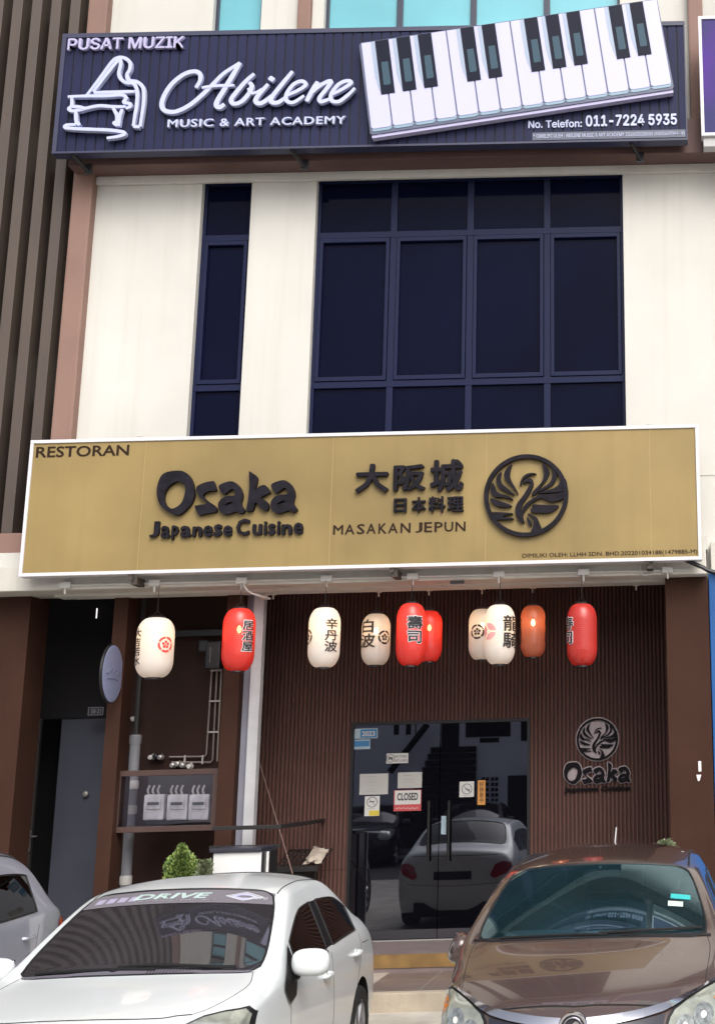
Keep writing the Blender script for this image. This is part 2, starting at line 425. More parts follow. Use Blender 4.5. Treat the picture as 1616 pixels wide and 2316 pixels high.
# ledge over the walkway
b_ = MB(); b_.box(-9.5, 0.25, -0.32, 0.30, 3.955, 4.205, 0.012); b_.build('ledge', FASC, shop)
b_ = MB(); b_.box(-9.5, 0.27, -0.22, 0.30, 4.215, 4.36, 0.006); b_.build('ledge_upstand', CREAM, shop)
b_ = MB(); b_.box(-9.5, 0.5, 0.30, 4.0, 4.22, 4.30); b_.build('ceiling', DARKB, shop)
j_ = at(1575, 1076, WD); b_ = MB(); b_.box(j_.x, 3.0, -.003, .001, j_.z-.004, j_.z+.004); b_.build('wall_joint', mat('grey_joint', (.33, .32, .30), .8), shop)
# columns
for xa, xb, ya, yb, m in ((-7.75, -6.672, .08, .50, COLB), (-5.86, -5.714, .18, .43, COLB), (-4.702, -4.533, .19, .45, COLB), (-0.17, 0.264, -.12, .30, COLB)):
    b_ = MB(); b_.box(xa, xb, ya, yb, 0.15, 3.953 if yb < .31 else 4.218, 0.008); b_.build('column', m, shop)
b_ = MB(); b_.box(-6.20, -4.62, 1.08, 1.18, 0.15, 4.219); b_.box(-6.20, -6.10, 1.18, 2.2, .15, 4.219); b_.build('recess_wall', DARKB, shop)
b_ = MB(); b_.box(-9.5, -5.8, 2.2, 2.3, 0.15, 4.22); b_.build('corridor_wall', VOID, shop)
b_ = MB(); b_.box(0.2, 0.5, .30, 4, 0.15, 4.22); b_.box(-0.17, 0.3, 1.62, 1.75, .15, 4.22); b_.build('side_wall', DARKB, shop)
# fluted cladding with the door opening
DX0, DX1, DZ0, DZ1 = -3.718, -1.734, 0.338, 2.659
fx0, fx1, pitch = -4.80, -0.15, 0.0445
f = MB(); gv = MB(); yb = 1.620; n = int((fx1-fx0)/pitch)
def rib(bm, x, z0, z1):
    pr = ((x+.004, yb), (x+.007, yb-.013), (x+.011, yb-.017), (x+.028, yb-.017), (x+.032, yb-.013), (x+.035, yb))
    A = [bm.verts.new((p[0], p[1], z0)) for p in pr]; B = [bm.verts.new((p[0], p[1], z1)) for p in pr]
    for i in range(5): bm.faces.new((A[i], A[i+1], B[i+1], B[i]))
    bm.faces.new(A)
for i in range(n):
    x = fx0+i*pitch
    if DX0-.04 < x < DX1: rib(f.bm, x, DZ1, 4.22)
    else: rib(f.bm, x, 0.15, 1.085); rib(f.bm, x, 1.091, 4.22)
fl = f.build('fluted_wall', FLUTE, shop)
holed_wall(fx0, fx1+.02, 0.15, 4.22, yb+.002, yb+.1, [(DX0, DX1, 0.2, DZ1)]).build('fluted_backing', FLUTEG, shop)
b_ = MB(); b_.box(DX0-.1, DX1+.1, yb+.3, yb+.32, 0.1, 2.9); b_.build('dark_interior', VOID, shop)
# glass doors
DOORG = mat('black_door_glass', (0.003, 0.003, 0.005), 0.012, spec=0.5); DOORG.node_tree.nodes['Principled BSDF'].inputs['IOR'].default_value = 2.25; DOORG.node_tree.nodes['Principled BSDF'].inputs['Specular Tint'].default_value = (0.85, 0.88, 1.0, 1)
dm = at(991.5, 1850, WD+yb).x
fr = MB(); fr.box(DX0, DX0+.03, yb-.004, yb+.08, .335, DZ1); fr.box(DX1-.03, DX1, yb-.004, yb+.08, .335, DZ1); fr.box(DX0+.03, DX1-.03, yb-.003, yb+.08, DZ1-.035, DZ1)
fr.build('door_frame', BLACK, shop)
for a, b, hx in ((DX0+.031, dm-.004, 969.5), (dm+.004, DX1-.031, 1014.8)):
    d = MB(); d.box(a, b, yb+.02, yb+.032, .352, DZ1-.037); d = d.build('glass_door', DOORG, shop)
    h0 = at(hx, 1811, WD+yb-.03); h1 = at(hx, 1949, WD+yb-.03)
    h = MB(); h.tube([(h0.x, yb-.04, h0.z), (h0.x, yb-.04, h1.z)], .017, 12)
    for q in (.1, .9): h.tube([(h0.x, yb-.04, h0.z*(1-q)+h1.z*q), (h0.x, yb+.02, h0.z*(1-q)+h1.z*q)], .009, 8)
    h.build('handle', BLACK, d, True, loc=(0, 0, 0))
th = MB(); th.box(DX0, DX1, yb-.03, yb+.03, .333, .346, .003); th.build('threshold', STEEL, shop)
# stairwell doorway on the left: grey-blue leaf, dark gate post with a lever
GB = mat('grey_blue_door', (0.062, 0.066, 0.092), 0.4, noise=(2, 0.15))
a, b2 = at(141, 1626, 15.2), at(236, 1626, 15.2)
d = MB(); d.box(a.x, -6.21, 1.38, 1.42, .165, a.z, .004); d = d.build('grey_door', GB, shop)
k = at(105, 1798, 15.15); h = MB(); h.lathe([(.0, -.05), (.028, -.045), (.032, -.02), (.012, -.012), (.012, .03)], (k.x+.42, 1.37, k.z), 16, 'Y'); h.build('handle', STEEL, d, True, loc=(0, 0, 0))
b_ = MB(); b_.box(-8.8, -6.205, 1.36, 1.46, a.z+.002, 4.219); b_.build('dark_over_door', VOID, shop)  # black sheet standing in for the unlit interior above the door
a, c = at(86, 1625, 15.2), at(100, 1625, 15.2)
gp = MB(); gp.box(a.x, c.x, 1.32, 1.37, .165, a.z-.003, .004); gp.box(-8.8, a.x-.03, 1.345, 1.36, .165, a.z-.003); gp = gp.build('gate', mat('dark_grey_metal', (0.05, 0.047, 0.046), 0.45), shop)
k = at(69, 1898, 15.15); h = MB(); h.box(k.x-.018, k.x+.018, 1.29, 1.32, k.z-.13, k.z+.09, .008); h.box(k.x-.10, k.x+.09, 1.27, 1.29, k.z+.02, k.z+.038, .006); h.build('lever', STEEL, gp, loc=(0, 0, 0))

# louvred bay left of the shop, blue neighbour on the right
lou = empty('louvred_building', (-8.4, 0, 0), 'building bay screened by tall grey brown vertical fins at the left edge', 'building')
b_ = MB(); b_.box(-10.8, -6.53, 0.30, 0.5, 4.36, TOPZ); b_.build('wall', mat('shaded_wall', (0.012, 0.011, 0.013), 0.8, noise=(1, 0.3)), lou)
for zz in (6.05, 8.7, 10.6):
    b_ = MB(); b_.box(-10.8, -6.53, 0.16, 0.29, zz, zz+.5, .004); b_.build('cross_band', FASC, lou)
p0 = (at(98, 686, 13.7).x, at(131, 686, 13.7).x); pw = at(98, 686, 13.7).x-at(52, 686, 13.7).x
for i in range(19):
    b_ = MB(); b_.box(p0[0]-i*pw, p0[0]-i*pw+.112, -.12, .14, 4.58, TOPZ, .006); b_.build('fin', FIN, lou)
b_ = MB(); b_.box(-10.8, -6.531, -.14, .30, 4.365, 4.578, .008); b_.build('base_band', PINKB, lou)
b_ = MB(); b_.box(-10.8, -6.6, -.25, 8, TOPZ, TOPZ+.3); b_.build('roof', FASC, lou)
nb = empty('neighbour_building', (2, 0, 0), 'blue painted pillar and wall of the shop next door at the right edge', 'building')
b_ = MB(); b_.box(0.272, 0.95, -.10, .5, 0.15, 3.99, .01); b_.build('pillar', BLUE, nb)
b_ = MB(); b_.box(0.95, 6, 1.5, 1.7, 0.15, 4.2); b_.build('shopfront', BLUE, nb)
b_ = MB(); b_.box(0.30, 7, -.2, .5, 4.0, 4.3, .01); b_.build('ledge', FASC, nb)
# ---------------------------------------------------------------- yellow restaurant sign
DS = 13.28; YS = DS-WD
GOLD = mat('faded_gold_panel', (0.275, 0.200, 0.080), 0.45, spec=0.3, noise=(1.1, 0.2), streak=0.22)
LETK = mat('charcoal_letter', (0.013, 0.011, 0.017), 0.5, noise=(14, 0.5), spec=0.12)
BROWNINK = mat('brown_ink', (0.030, 0.017, 0.012), 0.6, spec=0.1)
os_ = empty('signboard', (-3.16, YS, 4.065), 'long gold restaurant signboard with dark raised lettering above the walkway', 'signboard')
sx0, sx1, sz0, sz1 = -6.515, 0.203, 4.063, 5.446
b_ = MB(); b_.box(sx0+.03, sx1-.03, YS, YS+.12, sz0+.03, sz1-.03); b_.build('panel', GOLD, os_)
fr = MB()
fr.box(sx0, sx1, YS-.015, YS+.135, sz0, sz0+.034, .004); fr.box(sx0, sx1, YS-.015, YS+.135, sz1-.034, sz1, .004)
fr.box(sx0, sx0+.032, YS-.0145, YS+.134, sz0+.034, sz1-.034, .004); fr.box(sx1-.032, sx1, YS-.0145, YS+.134, sz0+.034, sz1-.034, .004)
fr.build('frame', ALU, os_)
for x in (300+20, 748, 1098, 1470):
    p = at(x, 1150, DS); sm = MB(); sm.box(p.x-.0015, p.x+.0015, YS-.001, YS+.01, sz0+.035, sz1-.035); sm.build('panel_seam', mat('pale_seam', (0.42, 0.31, 0.135), 0.5), os_)
for x, y in ((306, 1313), (893, 1296), (1468, 1277)):
    p = at(x, y, DS+.05); m = MB(); m.box(p.x-.03, p.x+.03, YS+.02, YS+.32, p.z-.045, p.z+.03, .004); m.box(p.x-.045, p.x-.005, YS, YS+.02, p.z-.0, p.z+.06); m.build('bracket', mat('rusty_bracket', (0.06, 0.045, 0.035), 0.7, noise=(20, .5)), os_)
for x, y in ((315, 992), (1467, 963)):
    p = at(x, y, DS+.06); m = MB(); m.tube([(p.x, YS+.06, sz1-.005), (p.x, YS+.06, sz1+.03)], .009, 8); m.tube([(p.x-.03, YS+.06, sz1+.032), (p.x+.03, YS+.06, sz1+.03)], .005, 6); m.build('hook', STEEL, os_)
text_on('lettering', 'RESTORAN', (81, 1035.5), (293.5, 1005.5), DS, BROWNINK, os_, .004, 0.02)

def zmap(off, sc, D):
    def f(p):
        q = at(off[0]+p[0]/sc, off[1]+p[1]/sc, D); return Vector((q.x, q.z))
    return f
def shape(name, loops, fmap, y, depth, m, parent, smooth=4, bevel=0.0):
    L2 = []
    for lp in loops:
        P = [fmap(p) for p in lp]
        L2.append(spline(P, smooth, True) if smooth > 1 else P)
    me = curve_mesh(L2, depth, bevel)
    a, lo, hi = bounds(me); b = np.stack([a[:, 0], y-(a[:, 2]-lo[2]), a[:, 1]], 1)
    me.vertices.foreach_set('co', b.reshape(-1)); me.update()
    if name is None: return me
    return link(name, me, m, parent)
O_OUT = [(215, 95), (330, 68), (410, 80), (470, 150), (495, 260), (480, 340), (430, 410), (345, 470), (260, 440), (190, 380), (158, 290), (165, 190)]
O_IN = [(345, 163), (400, 190), (415, 240), (403, 300), (370, 370), (300, 410), (245, 385), (220, 320), (240, 240), (290, 190)]
S_ = [(520, 210), (590, 175), (655, 162), (668, 166), (692, 235), (685, 245), (620, 255), (572, 288), (600, 330), (660, 370), (695, 410), (682, 440), (600, 455), (548, 470), (530, 462), (498, 392), (510, 382), (590, 370), (610, 358), (550, 310), (515, 260)]
A_ = [(715, 205), (770, 175), (840, 165), (900, 210), (930, 290), (915, 370), (950, 430), (910, 455), (870, 437), (780, 465), (720, 430), (710, 370), (740, 320), (800, 295), (862, 288), (855, 245), (825, 235), (765, 282), (730, 250)]
AH = [(768, 382), (800, 356), (840, 350), (830, 367)]
K_ = [(988, 80), (1000, 78), (1055, 118), (1060, 160), (1042, 250), (1080, 210), (1135, 200), (1175, 258), (1168, 270), (1110, 300), (1102, 315), (1150, 350), (1165, 390), (1145, 430), (1095, 410), (1062, 362), (1040, 360), (1020, 428), (962, 432), (965, 405), (980, 330), (992, 200)]
sh = lambda L, d, e: [(x+d, y+e) for x, y in L]
OSAKA = [[O_OUT, O_IN], [S_], [A_, AH], [K_], [sh(A_, 472, -10), sh(AH, 472, -10)]]
fm = zmap((320, 1050), 4.005, DS)
mes = [shape(None, l, fm, YS, .055, None, None, 3) for l in OSAKA]
join_meshes('lettering', mes, LETK, os_)
def words(name, text, off, sc, boxes, D, m, parent, depth, bold, font=None):
    """one letter after another, each fitted into its own box of the photo"""
    mes = []
    for ch, (x0, y0, x1, y1) in zip(text, boxes):
        p, q = at(off[0]+x0/sc, off[1]+y1/sc, D), at(off[0]+x1/sc, off[1]+y0/sc, D)
        me = text_raw(ch, bold, 0.01 if depth > .005 else 0, 2, font=font); stand(me, p.x, p.z, q.x, q.z, p.y, depth); mes.append(me)
    return join_meshes(name, mes, m, parent)
words('lettering', 'Japanese', (320, 1050), 4.005, [(80, 520, 178, 668), (182, 560, 272, 676), (278, 558, 350, 690), (358, 560, 462, 668), (468, 565, 562, 662), (566, 556, 655, 664), (660, 546, 742, 660), (745, 556, 832, 660)], DS, LETK, os_, .04, 0.035)
words('lettering', 'Cuisine', (320, 1050), 4.005, [(862, 496, 990, 652), (1010, 545, 1100, 648), (1112, 520, 1146, 645), (1150, 540, 1222, 648), (1232, 518, 1266, 642), (1272, 545, 1372, 645), (1380, 530, 1472, 640)], DS, LETK, os_, .04, 0.035)
words('lettering', '大阪城', (740, 1020), 4.8545, [(310, 145, 685, 470), (728, 150, 1085, 450), (1128, 95, 1500, 460)], DS, LETK, os_, .05, 0.034)
words('lettering', '日本料理', (740, 1020), 4.8545, [(732, 525, 875, 682), (925, 510, 1088, 685), (1110, 500, 1300, 680), (1315, 503, 1500, 672)], DS, LETK, os_, .04, 0.026)
words('lettering', 'MASAKANJEPUN', (740, 1020), 4.8545, [(62, 812, 176, 920), (190, 805, 300, 918), (322, 800, 412, 916), (428, 795, 532, 912), (558, 793, 652, 910), (664, 790, 775, 906), (800, 788, 914, 902), (966, 783, 1044, 898), (1060, 780, 1150, 894), (1172, 778, 1268, 892), (1282, 776, 1382, 888), (1402, 774, 1516, 886)], DS, BROWNINK, os_, .004, 0.018)
text_on('lettering', 'DIMILIKI OLEH: LLHH SDN. BHD.202201034188(1479885-M)', (1180.2, 1264.5), (1575.6, 1242.3), DS, BROWNINK, os_, .004, 0.010)

EMB = [
 [(535, 265), (455, 330), (410, 430), (430, 510), (530, 620), (640, 752), (592, 650), (522, 520), (502, 440), (512, 350)],
 [(370, 390), (305, 450), (285, 540), (330, 640), (430, 705), (582, 768), (470, 660), (385, 580), (355, 500)],
 [(235, 560), (195, 650), (215, 740), (290, 800), (400, 800), (556, 848), (480, 780), (370, 750), (290, 690)],
 [(190, 815), (230, 890), (320, 950), (430, 965), (538, 948), (420, 890), (310, 850)],
 [(200, 1048), (300, 1042), (420, 1052), (556, 1070), (410, 1102), (430, 1130), (546, 1140), (546, 1166), (300, 1166), (225, 1180), (180, 1110)],
 [(1025, 265), (1110, 340), (1135, 430), (1085, 540), (960, 690), (925, 765), (850, 772), (900, 690), (1000, 590), (1045, 490), (1045, 390)],
 [(1175, 340), (1240, 410), (1250, 500), (1200, 600), (1080, 680), (960, 730), (940, 712), (1050, 650), (1140, 580), (1185, 480)],
 [(1335, 505), (1400, 540), (1420, 640), (1400, 710), (1250, 742), (1100, 748), (955, 752), (1080, 712), (1200, 680), (1290, 610)],
 [(940, 800), (1000, 775), (1250, 768), (1412, 712), (1418, 800), (1330, 862), (1180, 900), (1080, 862), (1000, 828)],
 [(715, 595), (740, 535), (800, 495), (860, 520), (882, 590), (855, 690), (790, 800), (710, 920), (674, 1040), (750, 930), (860, 840), (985, 795), (1000, 830), (880, 890), (775, 990), (715, 1100), (738, 1222), (650, 1180), (600, 1080), (595, 980), (640, 880), (720, 780), (790, 660), (835, 585), (810, 560), (760, 570)],
 [(665, 618), (685, 520), (740, 450), (830, 415), (926, 430), (840, 447), (760, 482), (720, 530), (695, 590)],
 [(860, 935), (950, 935), (1080, 945), (1278, 955), (1250, 1010), (1130, 1075), (980, 1070), (860, 1060), (835, 1000), (900, 980)],
 [(785, 1065), (870, 1110), (940, 1150), (980, 1240), (1008, 1320), (1000, 1400), (850, 1420), (835, 1390), (870, 1300), (888, 1220), (868, 1150)],
 [(775, 1140), (830, 1180), (856, 1240), (840, 1282), (795, 1220)]]
def emblem(parent, c, R, y, depth, m, ring=True):
    f = lambda p: Vector((c.x+(p[0]-765)/672*R, c.z+(780-p[1])/672*R))
    mes = [shape(None, [l], f, y+(0.0006*i), depth, None, None, 3) for i, l in enumerate(EMB)]
    mes.append(shape(None, [[(765+672*math.cos(a), 780+672*math.sin(a)) for a in np.linspace(0, 2*PI, 72, endpoint=False)], [(765+605*math.cos(a), 780+605*math.sin(a)) for a in np.linspace(0, 2*PI, 72, endpoint=False)]], f, y-.002, depth, None, None, 1))
    return join_meshes('emblem', mes, m, parent)
emblem(os_, at(1189.8, 1122, DS), 96.5/FPX*DS, YS, .05, LETK)

# ---------------------------------------------------------------- music school sign
mu = empty('signboard', (-3.2, YS, 8.585), 'dark navy music school signboard with white script lettering and piano keys', 'signboard')
NAVYP = mat('navy_plank', (0.018, 0.021, 0.060), 0.5, noise=(1.2, 0.2), spec=0.14)
WLET = mat('white_acrylic', (0.46, 0.50, 0.70), 0.4)
LIL = mat('lilac_white', (0.42, 0.40, 0.60), 0.45)
mx0, mx1, mz0, mz1 = -6.575, 0.177, 8.585, 9.999
b_ = MB(); b_.box(mx0+.01, mx1-.01, YS+.012, YS+.12, mz0+.01, mz1-.01); b_.build('backing', mat('navy_groove', (0.004, 0.004, 0.014), 0.7), mu)
pl = MB(); px = .1035; n = int((mx1-mx0)/px)
for i in range(n+1):
    a = mx0+.045+i*px; b2 = min(a+px-.016, mx1-.012)
    if b2-a > .02: pl.box(a, b2, YS, YS+.02, mz0+.02, mz1-.055, .002)
pl.build('panel', NAVYP, mu)
fr = MB(); fr.box(mx0, mx1, YS-.012, YS+.13, mz0, mz0+.022); fr.box(mx0, mx1, YS-.012, YS+.13, mz1-.05, mz1); fr.box(mx0, mx0+.045, YS-.011, YS+.129, mz0+.022, mz1-.05); fr.box(mx1-.014, mx1, YS-.011, YS+.129, mz0+.022, mz1-.05)
fr.build('frame', mat('slate_frame', (0.030, 0.033, 0.075), 0.45), mu)
for x, y in ((182, 358), (674, 348), (1437, 331)):
    p = at(x, y, DS+.1); m = MB(); m.tube([(p.x-.05, YS+.03, mz0-.0), (p.x+.04, YS+.22, mz0-.11)], .022, 8); m.box(p.x+.0, p.x+.08, -.325, -.31, mz0-.14, mz0-.02); m.build('bracket', BLACK, mu)
text_on('lettering', 'PUSAT MUZIK', (156, 118), (420, 85.3), DS, LIL, mu, .045, 0.022, font=SANS)
text_on('lettering', 'MUSIC & ART ACADEMY', (381.5, 292.3), (783.6, 265.3), DS, WLET, mu, .045, 0.026, 0, 1.12)
text_on('lettering', 'No. Telefon:', (1193.9, 291), (1315, 270.9), DS, WLET, mu, .012, 0.018, font=SANS)
text_on('lettering', '011-7224 5935', (1323.5, 287.5), (1529, 257.2), DS, WLET, mu, .012, 0.026, font=SANS)
p, q = at(1203, 318, DS), at(1549, 294, DS)
b_ = MB(); b_.box(p.x, q.x, YS-.006, YS, p.z, q.z+.005); b_.build('name_strip', mat('grey_navy_strip', (0.075, 0.085, 0.13), 0.4), mu)
text_on('lettering', '* DIMILIKI OLEH : ABILENE MUSIC & ART ACADEMY 202603028050 (AS05609344-V)', (1205, 314.5), (1546, 296.8), DS, WLET, mu, .003, 0.006, back=.0065, font=SANS)
def strokes(name, off, sc, S, width, y, depth, m, parent):
    f = zmap(off, sc, DS); r = MB(); unit = DS/FPX/sc
    for k, s_ in enumerate(S):
        w_ = width
        if isinstance(s_, tuple): s_, w_ = s_
        P = spline([f(p) for p in s_], 7)
        n = len(P); ww = [w_*unit*1.2*(0.80+0.20*min(1, 6*min(i, n-1-i)/n)) for i in range(n)]
        r.ribbon(P, ww, y-0.0026*k, depth)
    return r.build(name, m, parent)
strokes('script_lettering', (350, 120), 3.3375, [
 ([(322, 278), (352, 225), (352, 175), (310, 155), (230, 178), (140, 250), (82, 340), (64, 410), (92, 452), (170, 458), (270, 412), (360, 340), (440, 262), (530, 172), (655, 90)], 33),
 ([(655, 90), (590, 200), (530, 300), (482, 380), (478, 415), (505, 425), (538, 402)], 36),
 ([(368, 278), (480, 265), (612, 262)], 24),
 ([(762, 175), (700, 230), (630, 310), (588, 370), (610, 402), (670, 382), (730, 312), (742, 262), (722, 240)], 33),
 ([(715, 285), (735, 320), (775, 318), (820, 290)], 20),
 ([(868, 255), (800, 330), (772, 380), (800, 402), (850, 380), (905, 335)], 34),
 ([(876, 205), (895, 218), (912, 228)], 36),
 ([(1052, 160), (970, 260), (900, 350), (892, 390), (940, 396), (1005, 355)], 33),
 ([(1000, 345), (1080, 312), (1150, 265), (1122, 236), (1060, 260), (1008, 330), (1008, 382), (1060, 395), (1140, 345)], 29),
 ([(1242, 240), (1200, 310), (1158, 388)], 36),
 ([(1175, 345), (1260, 270), (1340, 236), (1310, 292), (1256, 362), (1268, 392), (1330, 372)], 31),
 ([(1335, 345), (1420, 302), (1492, 252), (1462, 236), (1400, 262), (1346, 330), (1346, 382), (1400, 392), (1470, 342), (1522, 290)], 29)], 33, YS-.05, .045, WLET, mu)
strokes('piano_logo', (140, 60), 5.34, [
 [(325, 855), (480, 650), (620, 460), (690, 405), (770, 405), (840, 455), (842, 540), (808, 610), (830, 675), (930, 695), (1000, 765), (1010, 900), (992, 1060), (965, 1235)],
 [(405, 815), (560, 610), (700, 440), (735, 470), (712, 590), (735, 660), (800, 705), (895, 722), (932, 830), (925, 980), (905, 1100), (885, 1230)],
 [(885, 1235), (965, 1240)],
 [(410, 828), (660, 822), (905, 815)],
 [(102, 878), (330, 870), (560, 868), (750, 858), (800, 895), (775, 945), (848, 965), (848, 1000), (800, 1020)],
 [(150, 890), (148, 985), (115, 1028), (170, 1052), (290, 1030), (330, 1018), (480, 990), (640, 1000), (800, 1000)],
 [(155, 1000), (240, 1005), (320, 1030)],
 [(200, 1060), (208, 1180), (250, 1228)], [(650, 1020), (695, 1110), (690, 1190), (660, 1198), (705, 1235)], [(760, 1035), (728, 1130), (715, 1240)],
 [(205, 1220), (95, 1228), (80, 1258), (200, 1272), (400, 1280), (620, 1290), (768, 1312), (785, 1342), (700, 1368), (578, 1385)]], 42, YS-.05, .05, WLET, mu)
# tilted board of piano keys
KD = DS-.10; kTL, kTR, kBR, kBL = at(815.6, 98.4, KD), at(1486.4, -2.5, KD), at(1520, 199, KD), at(841, 301, KD)
ex = ((kTR-kTL)+(kBR-kBL))/2; ey = ((kBL-kTL)+(kBR-kTR))/2
ky = kTL.y; o2 = Vector((kTL.x, kTL.z)); ux = Vector((ex.x, ex.z)); uy = Vector((ey.x, ey.z))
kf = lambda u, v: o2+ux*u+uy*v
def kpoly(m, pts, y0, y1): m.prism([kf(*p) for p in pts], y0, y1)
rc = lambda u0, v0, u1, v1: [(u0, v0), (u1, v0), (u1, v1), (u0, v1)]
kb_ = MB(); kpoly(kb_, [(-.006, .02), (0.0, -.008), (.995, -.008), (1.0, .0), (1.004, .985), (.998, 1.012), (.004, 1.012), (-.004, 1.0)], ky, ky+.085)
kboard = kb_.build('key_board', mat('slate_blue_edge', (0.085, 0.10, 0.17), 0.35), mu)
e_ = MB(); kpoly(e_, rc(.0, 1.0135, 1.0, 1.045), ky+.012, ky+.09); e_.build('board_lip', LIL, kboard, loc=(0, 0, 0))
N = 14; K3 = [1, 2, 3, 5, 6, 8, 9, 10, 12, 13]
WKM = mat('lilac_white_print', (0.48, 0.485, 0.74), 0.35); LOM = mat('blue_grey_print', (0.22, 0.33, 0.43), 0.3)
BKM = mat('black_navy_print', (0.008, 0.010, 0.024), 0.4, spec=0.12); PNM = mat('teal_grey_print', (0.045, 0.085, 0.12), 0.4, spec=0.15); TPM = mat('pale_blue_print', (0.30, 0.37, 0.50), 0.3)
for i in range(N):
    u0, u1 = i/N+.0025, (i+1)/N-.0025
    q = MB(); kpoly(q, [(u0, .005), (u1, .005), (u1, .935), (u1-.006, .955), (u0+.006, .955), (u0, .935)], ky-.010, ky); q.build('white_key', WKM, kboard, loc=(0, 0, 0))
    q = MB(); kpoly(q, [(u0, .957), (u0+.006, .957), (u1-.006, .957), (u1, .94), (u1, .968), (u1-.008, .985), (u0+.008, .985), (u0, .968)], ky-.006, ky); q.build('key_front', LOM, kboard, loc=(0, 0, 0))
for k in K3:
    c = k/N; hw = .0215
    q = MB(); kpoly(q, rc(c-hw-.002, .006, c+hw, .60), ky-.018, ky-.009); q.build('black_key', BKM, kboard, loc=(0, 0, 0))
    q = MB(); kpoly(q, [(c-.011, .25), (c+.011, .25), (c+.012, .49), (c+.010, .505), (c-.010, .505), (c-.012, .49)], ky-.0188, ky-.018); q.build('key_sheen', PNM, kboard, loc=(0, 0, 0))
    q = MB(); kpoly(q, [(c-hw-.016, .008), (c-hw-.0025, .008), (c-hw-.0025, .58), (c-hw-.010, .50), (c-hw-.0155, .40)], ky-.0135, ky-.009); q.build('key_shade', TPM, kboard, loc=(0, 0, 0))

# ---------------------------------------------------------------- purple sign next door
ps = empty('signboard', (1.5, YS, 8.7), 'purple signboard with white frame cut off at the right edge', 'signboard')
a, c = at(1578, 38, DS), at(1584, 308, DS)
px0 = (a.x+c.x)/2-.0; pz1, pz0 = a.z, c.z
PUR = bpy.data.materials.new('purple_print'); PUR.use_nodes = True
t = PUR.node_tree; tcn = t.nodes.new('ShaderNodeTexCoord'); nn = t.nodes.new('ShaderNodeTexNoise'); nn.inputs['Scale'].default_value = .9; rp = t.nodes.new('ShaderNodeValToRGB')
rp.color_ramp.elements[0].position = .45; rp.color_ramp.elements[0].color = (0.035, 0.032, 0.125, 1); rp.color_ramp.elements[1].position = .62; rp.color_ramp.elements[1].color = (0.075, 0.022, 0.24, 1)
t.links.new(tcn.outputs['Object'], nn.inputs['Vector']); t.links.new(nn.outputs['Fac'], rp.inputs[0]); t.links.new(rp.outputs[0], t.nodes['Principled BSDF'].inputs['Base Color']); t.nodes['Principled BSDF'].inputs['Roughness'].default_value = .4; t.nodes['Principled BSDF'].inputs['Specular IOR Level'].default_value = .15
b_ = MB(); b_.box(px0+.03, 3.6, YS, YS+.12, pz0+.03, pz1-.03); b_.build('panel', PUR, ps)
fr = MB(); fr.box(px0, 3.62, YS-.014, YS+.13, pz1-.034, pz1, .003); fr.box(px0, 3.62, YS-.014, YS+.13, pz0, pz0+.034, .003); fr.box(px0, px0+.034, YS-.0135, YS+.129, pz0+.034, pz1-.034, .003); fr.build('frame', ALU, ps)
b_ = MB(); b_.box(px0+.02, 3.6, YS+.02, YS+.16, pz0-.11, pz0-.002); b_.build('lower_box', mat('pale_grey', (0.42, 0.42, 0.42), 0.5), ps)

# ---------------------------------------------------------------- dark wall logo beside the door
D2 = WD+1.603; Y2 = 1.603
wl = empty('wall_sign', (-1.0, Y2, 1.9), 'dark raised logo of a bird in a ring and brush letters on the fluted wall', 'wall sign')
BK2 = mat('mirror_backing', (0.40, 0.34, 0.36), 0.5)
LET2 = mat('matt_black_letter', (0.008, 0.006, 0.009), 0.5, spec=0.12)
ec = at(1349.9, 1672.1, D2); eR = 45.5/FPX*D2
m = MB(); m.lathe([(eR*1.06, 0), (eR*1.06, -.006)], (ec.x, Y2, ec.z), 64, 'Y'); m.build('backing', BK2, wl)
emblem(wl, ec, eR, Y2-.007, .022, LET2)
f0 = lambda off: (lambda p: (lambda q: Vector((q.x, q.z)))(at(1275+(p[0]-158)*(150/(1420-158)), 1774-(470-p[1])*(50/402.)-(p[0]-158)*.0012, D2)))
join_meshes('lettering', [shape(None, l, f0(0), Y2-.012, .022, None, None, 3) for l in OSAKA], LET2, wl)
def grown(l, d):
    c = sum((Vector(p) for p in l), Vector((0, 0)))/len(l); A = 0.5*sum(l[i][0]*l[(i+1) % len(l)][1]-l[(i+1) % len(l)][0]*l[i][1] for i in range(len(l))); out = []
    for i, p in enumerate(l):
        a, b2 = Vector(l[i-1]), Vector(l[(i+1) % len(l)]); t = (b2-a).normalized(); nn = Vector((t.y, -t.x))*(1 if A > 0 else -1); out.append(tuple(Vector(p)+nn*d))
    return out
join_meshes('letter_backing', [shape(None, [grown(l[0], 20)], f0(0), Y2-.001*i-.002, .007, None, None, 2) for i, l in enumerate(OSAKA)], BK2, wl)
p, q = (1275, 1794), (1424, 1776)
text_on('lettering', 'Japanese Cuisine', p, q, D2, LET2, wl, .022, .05, back=.004)
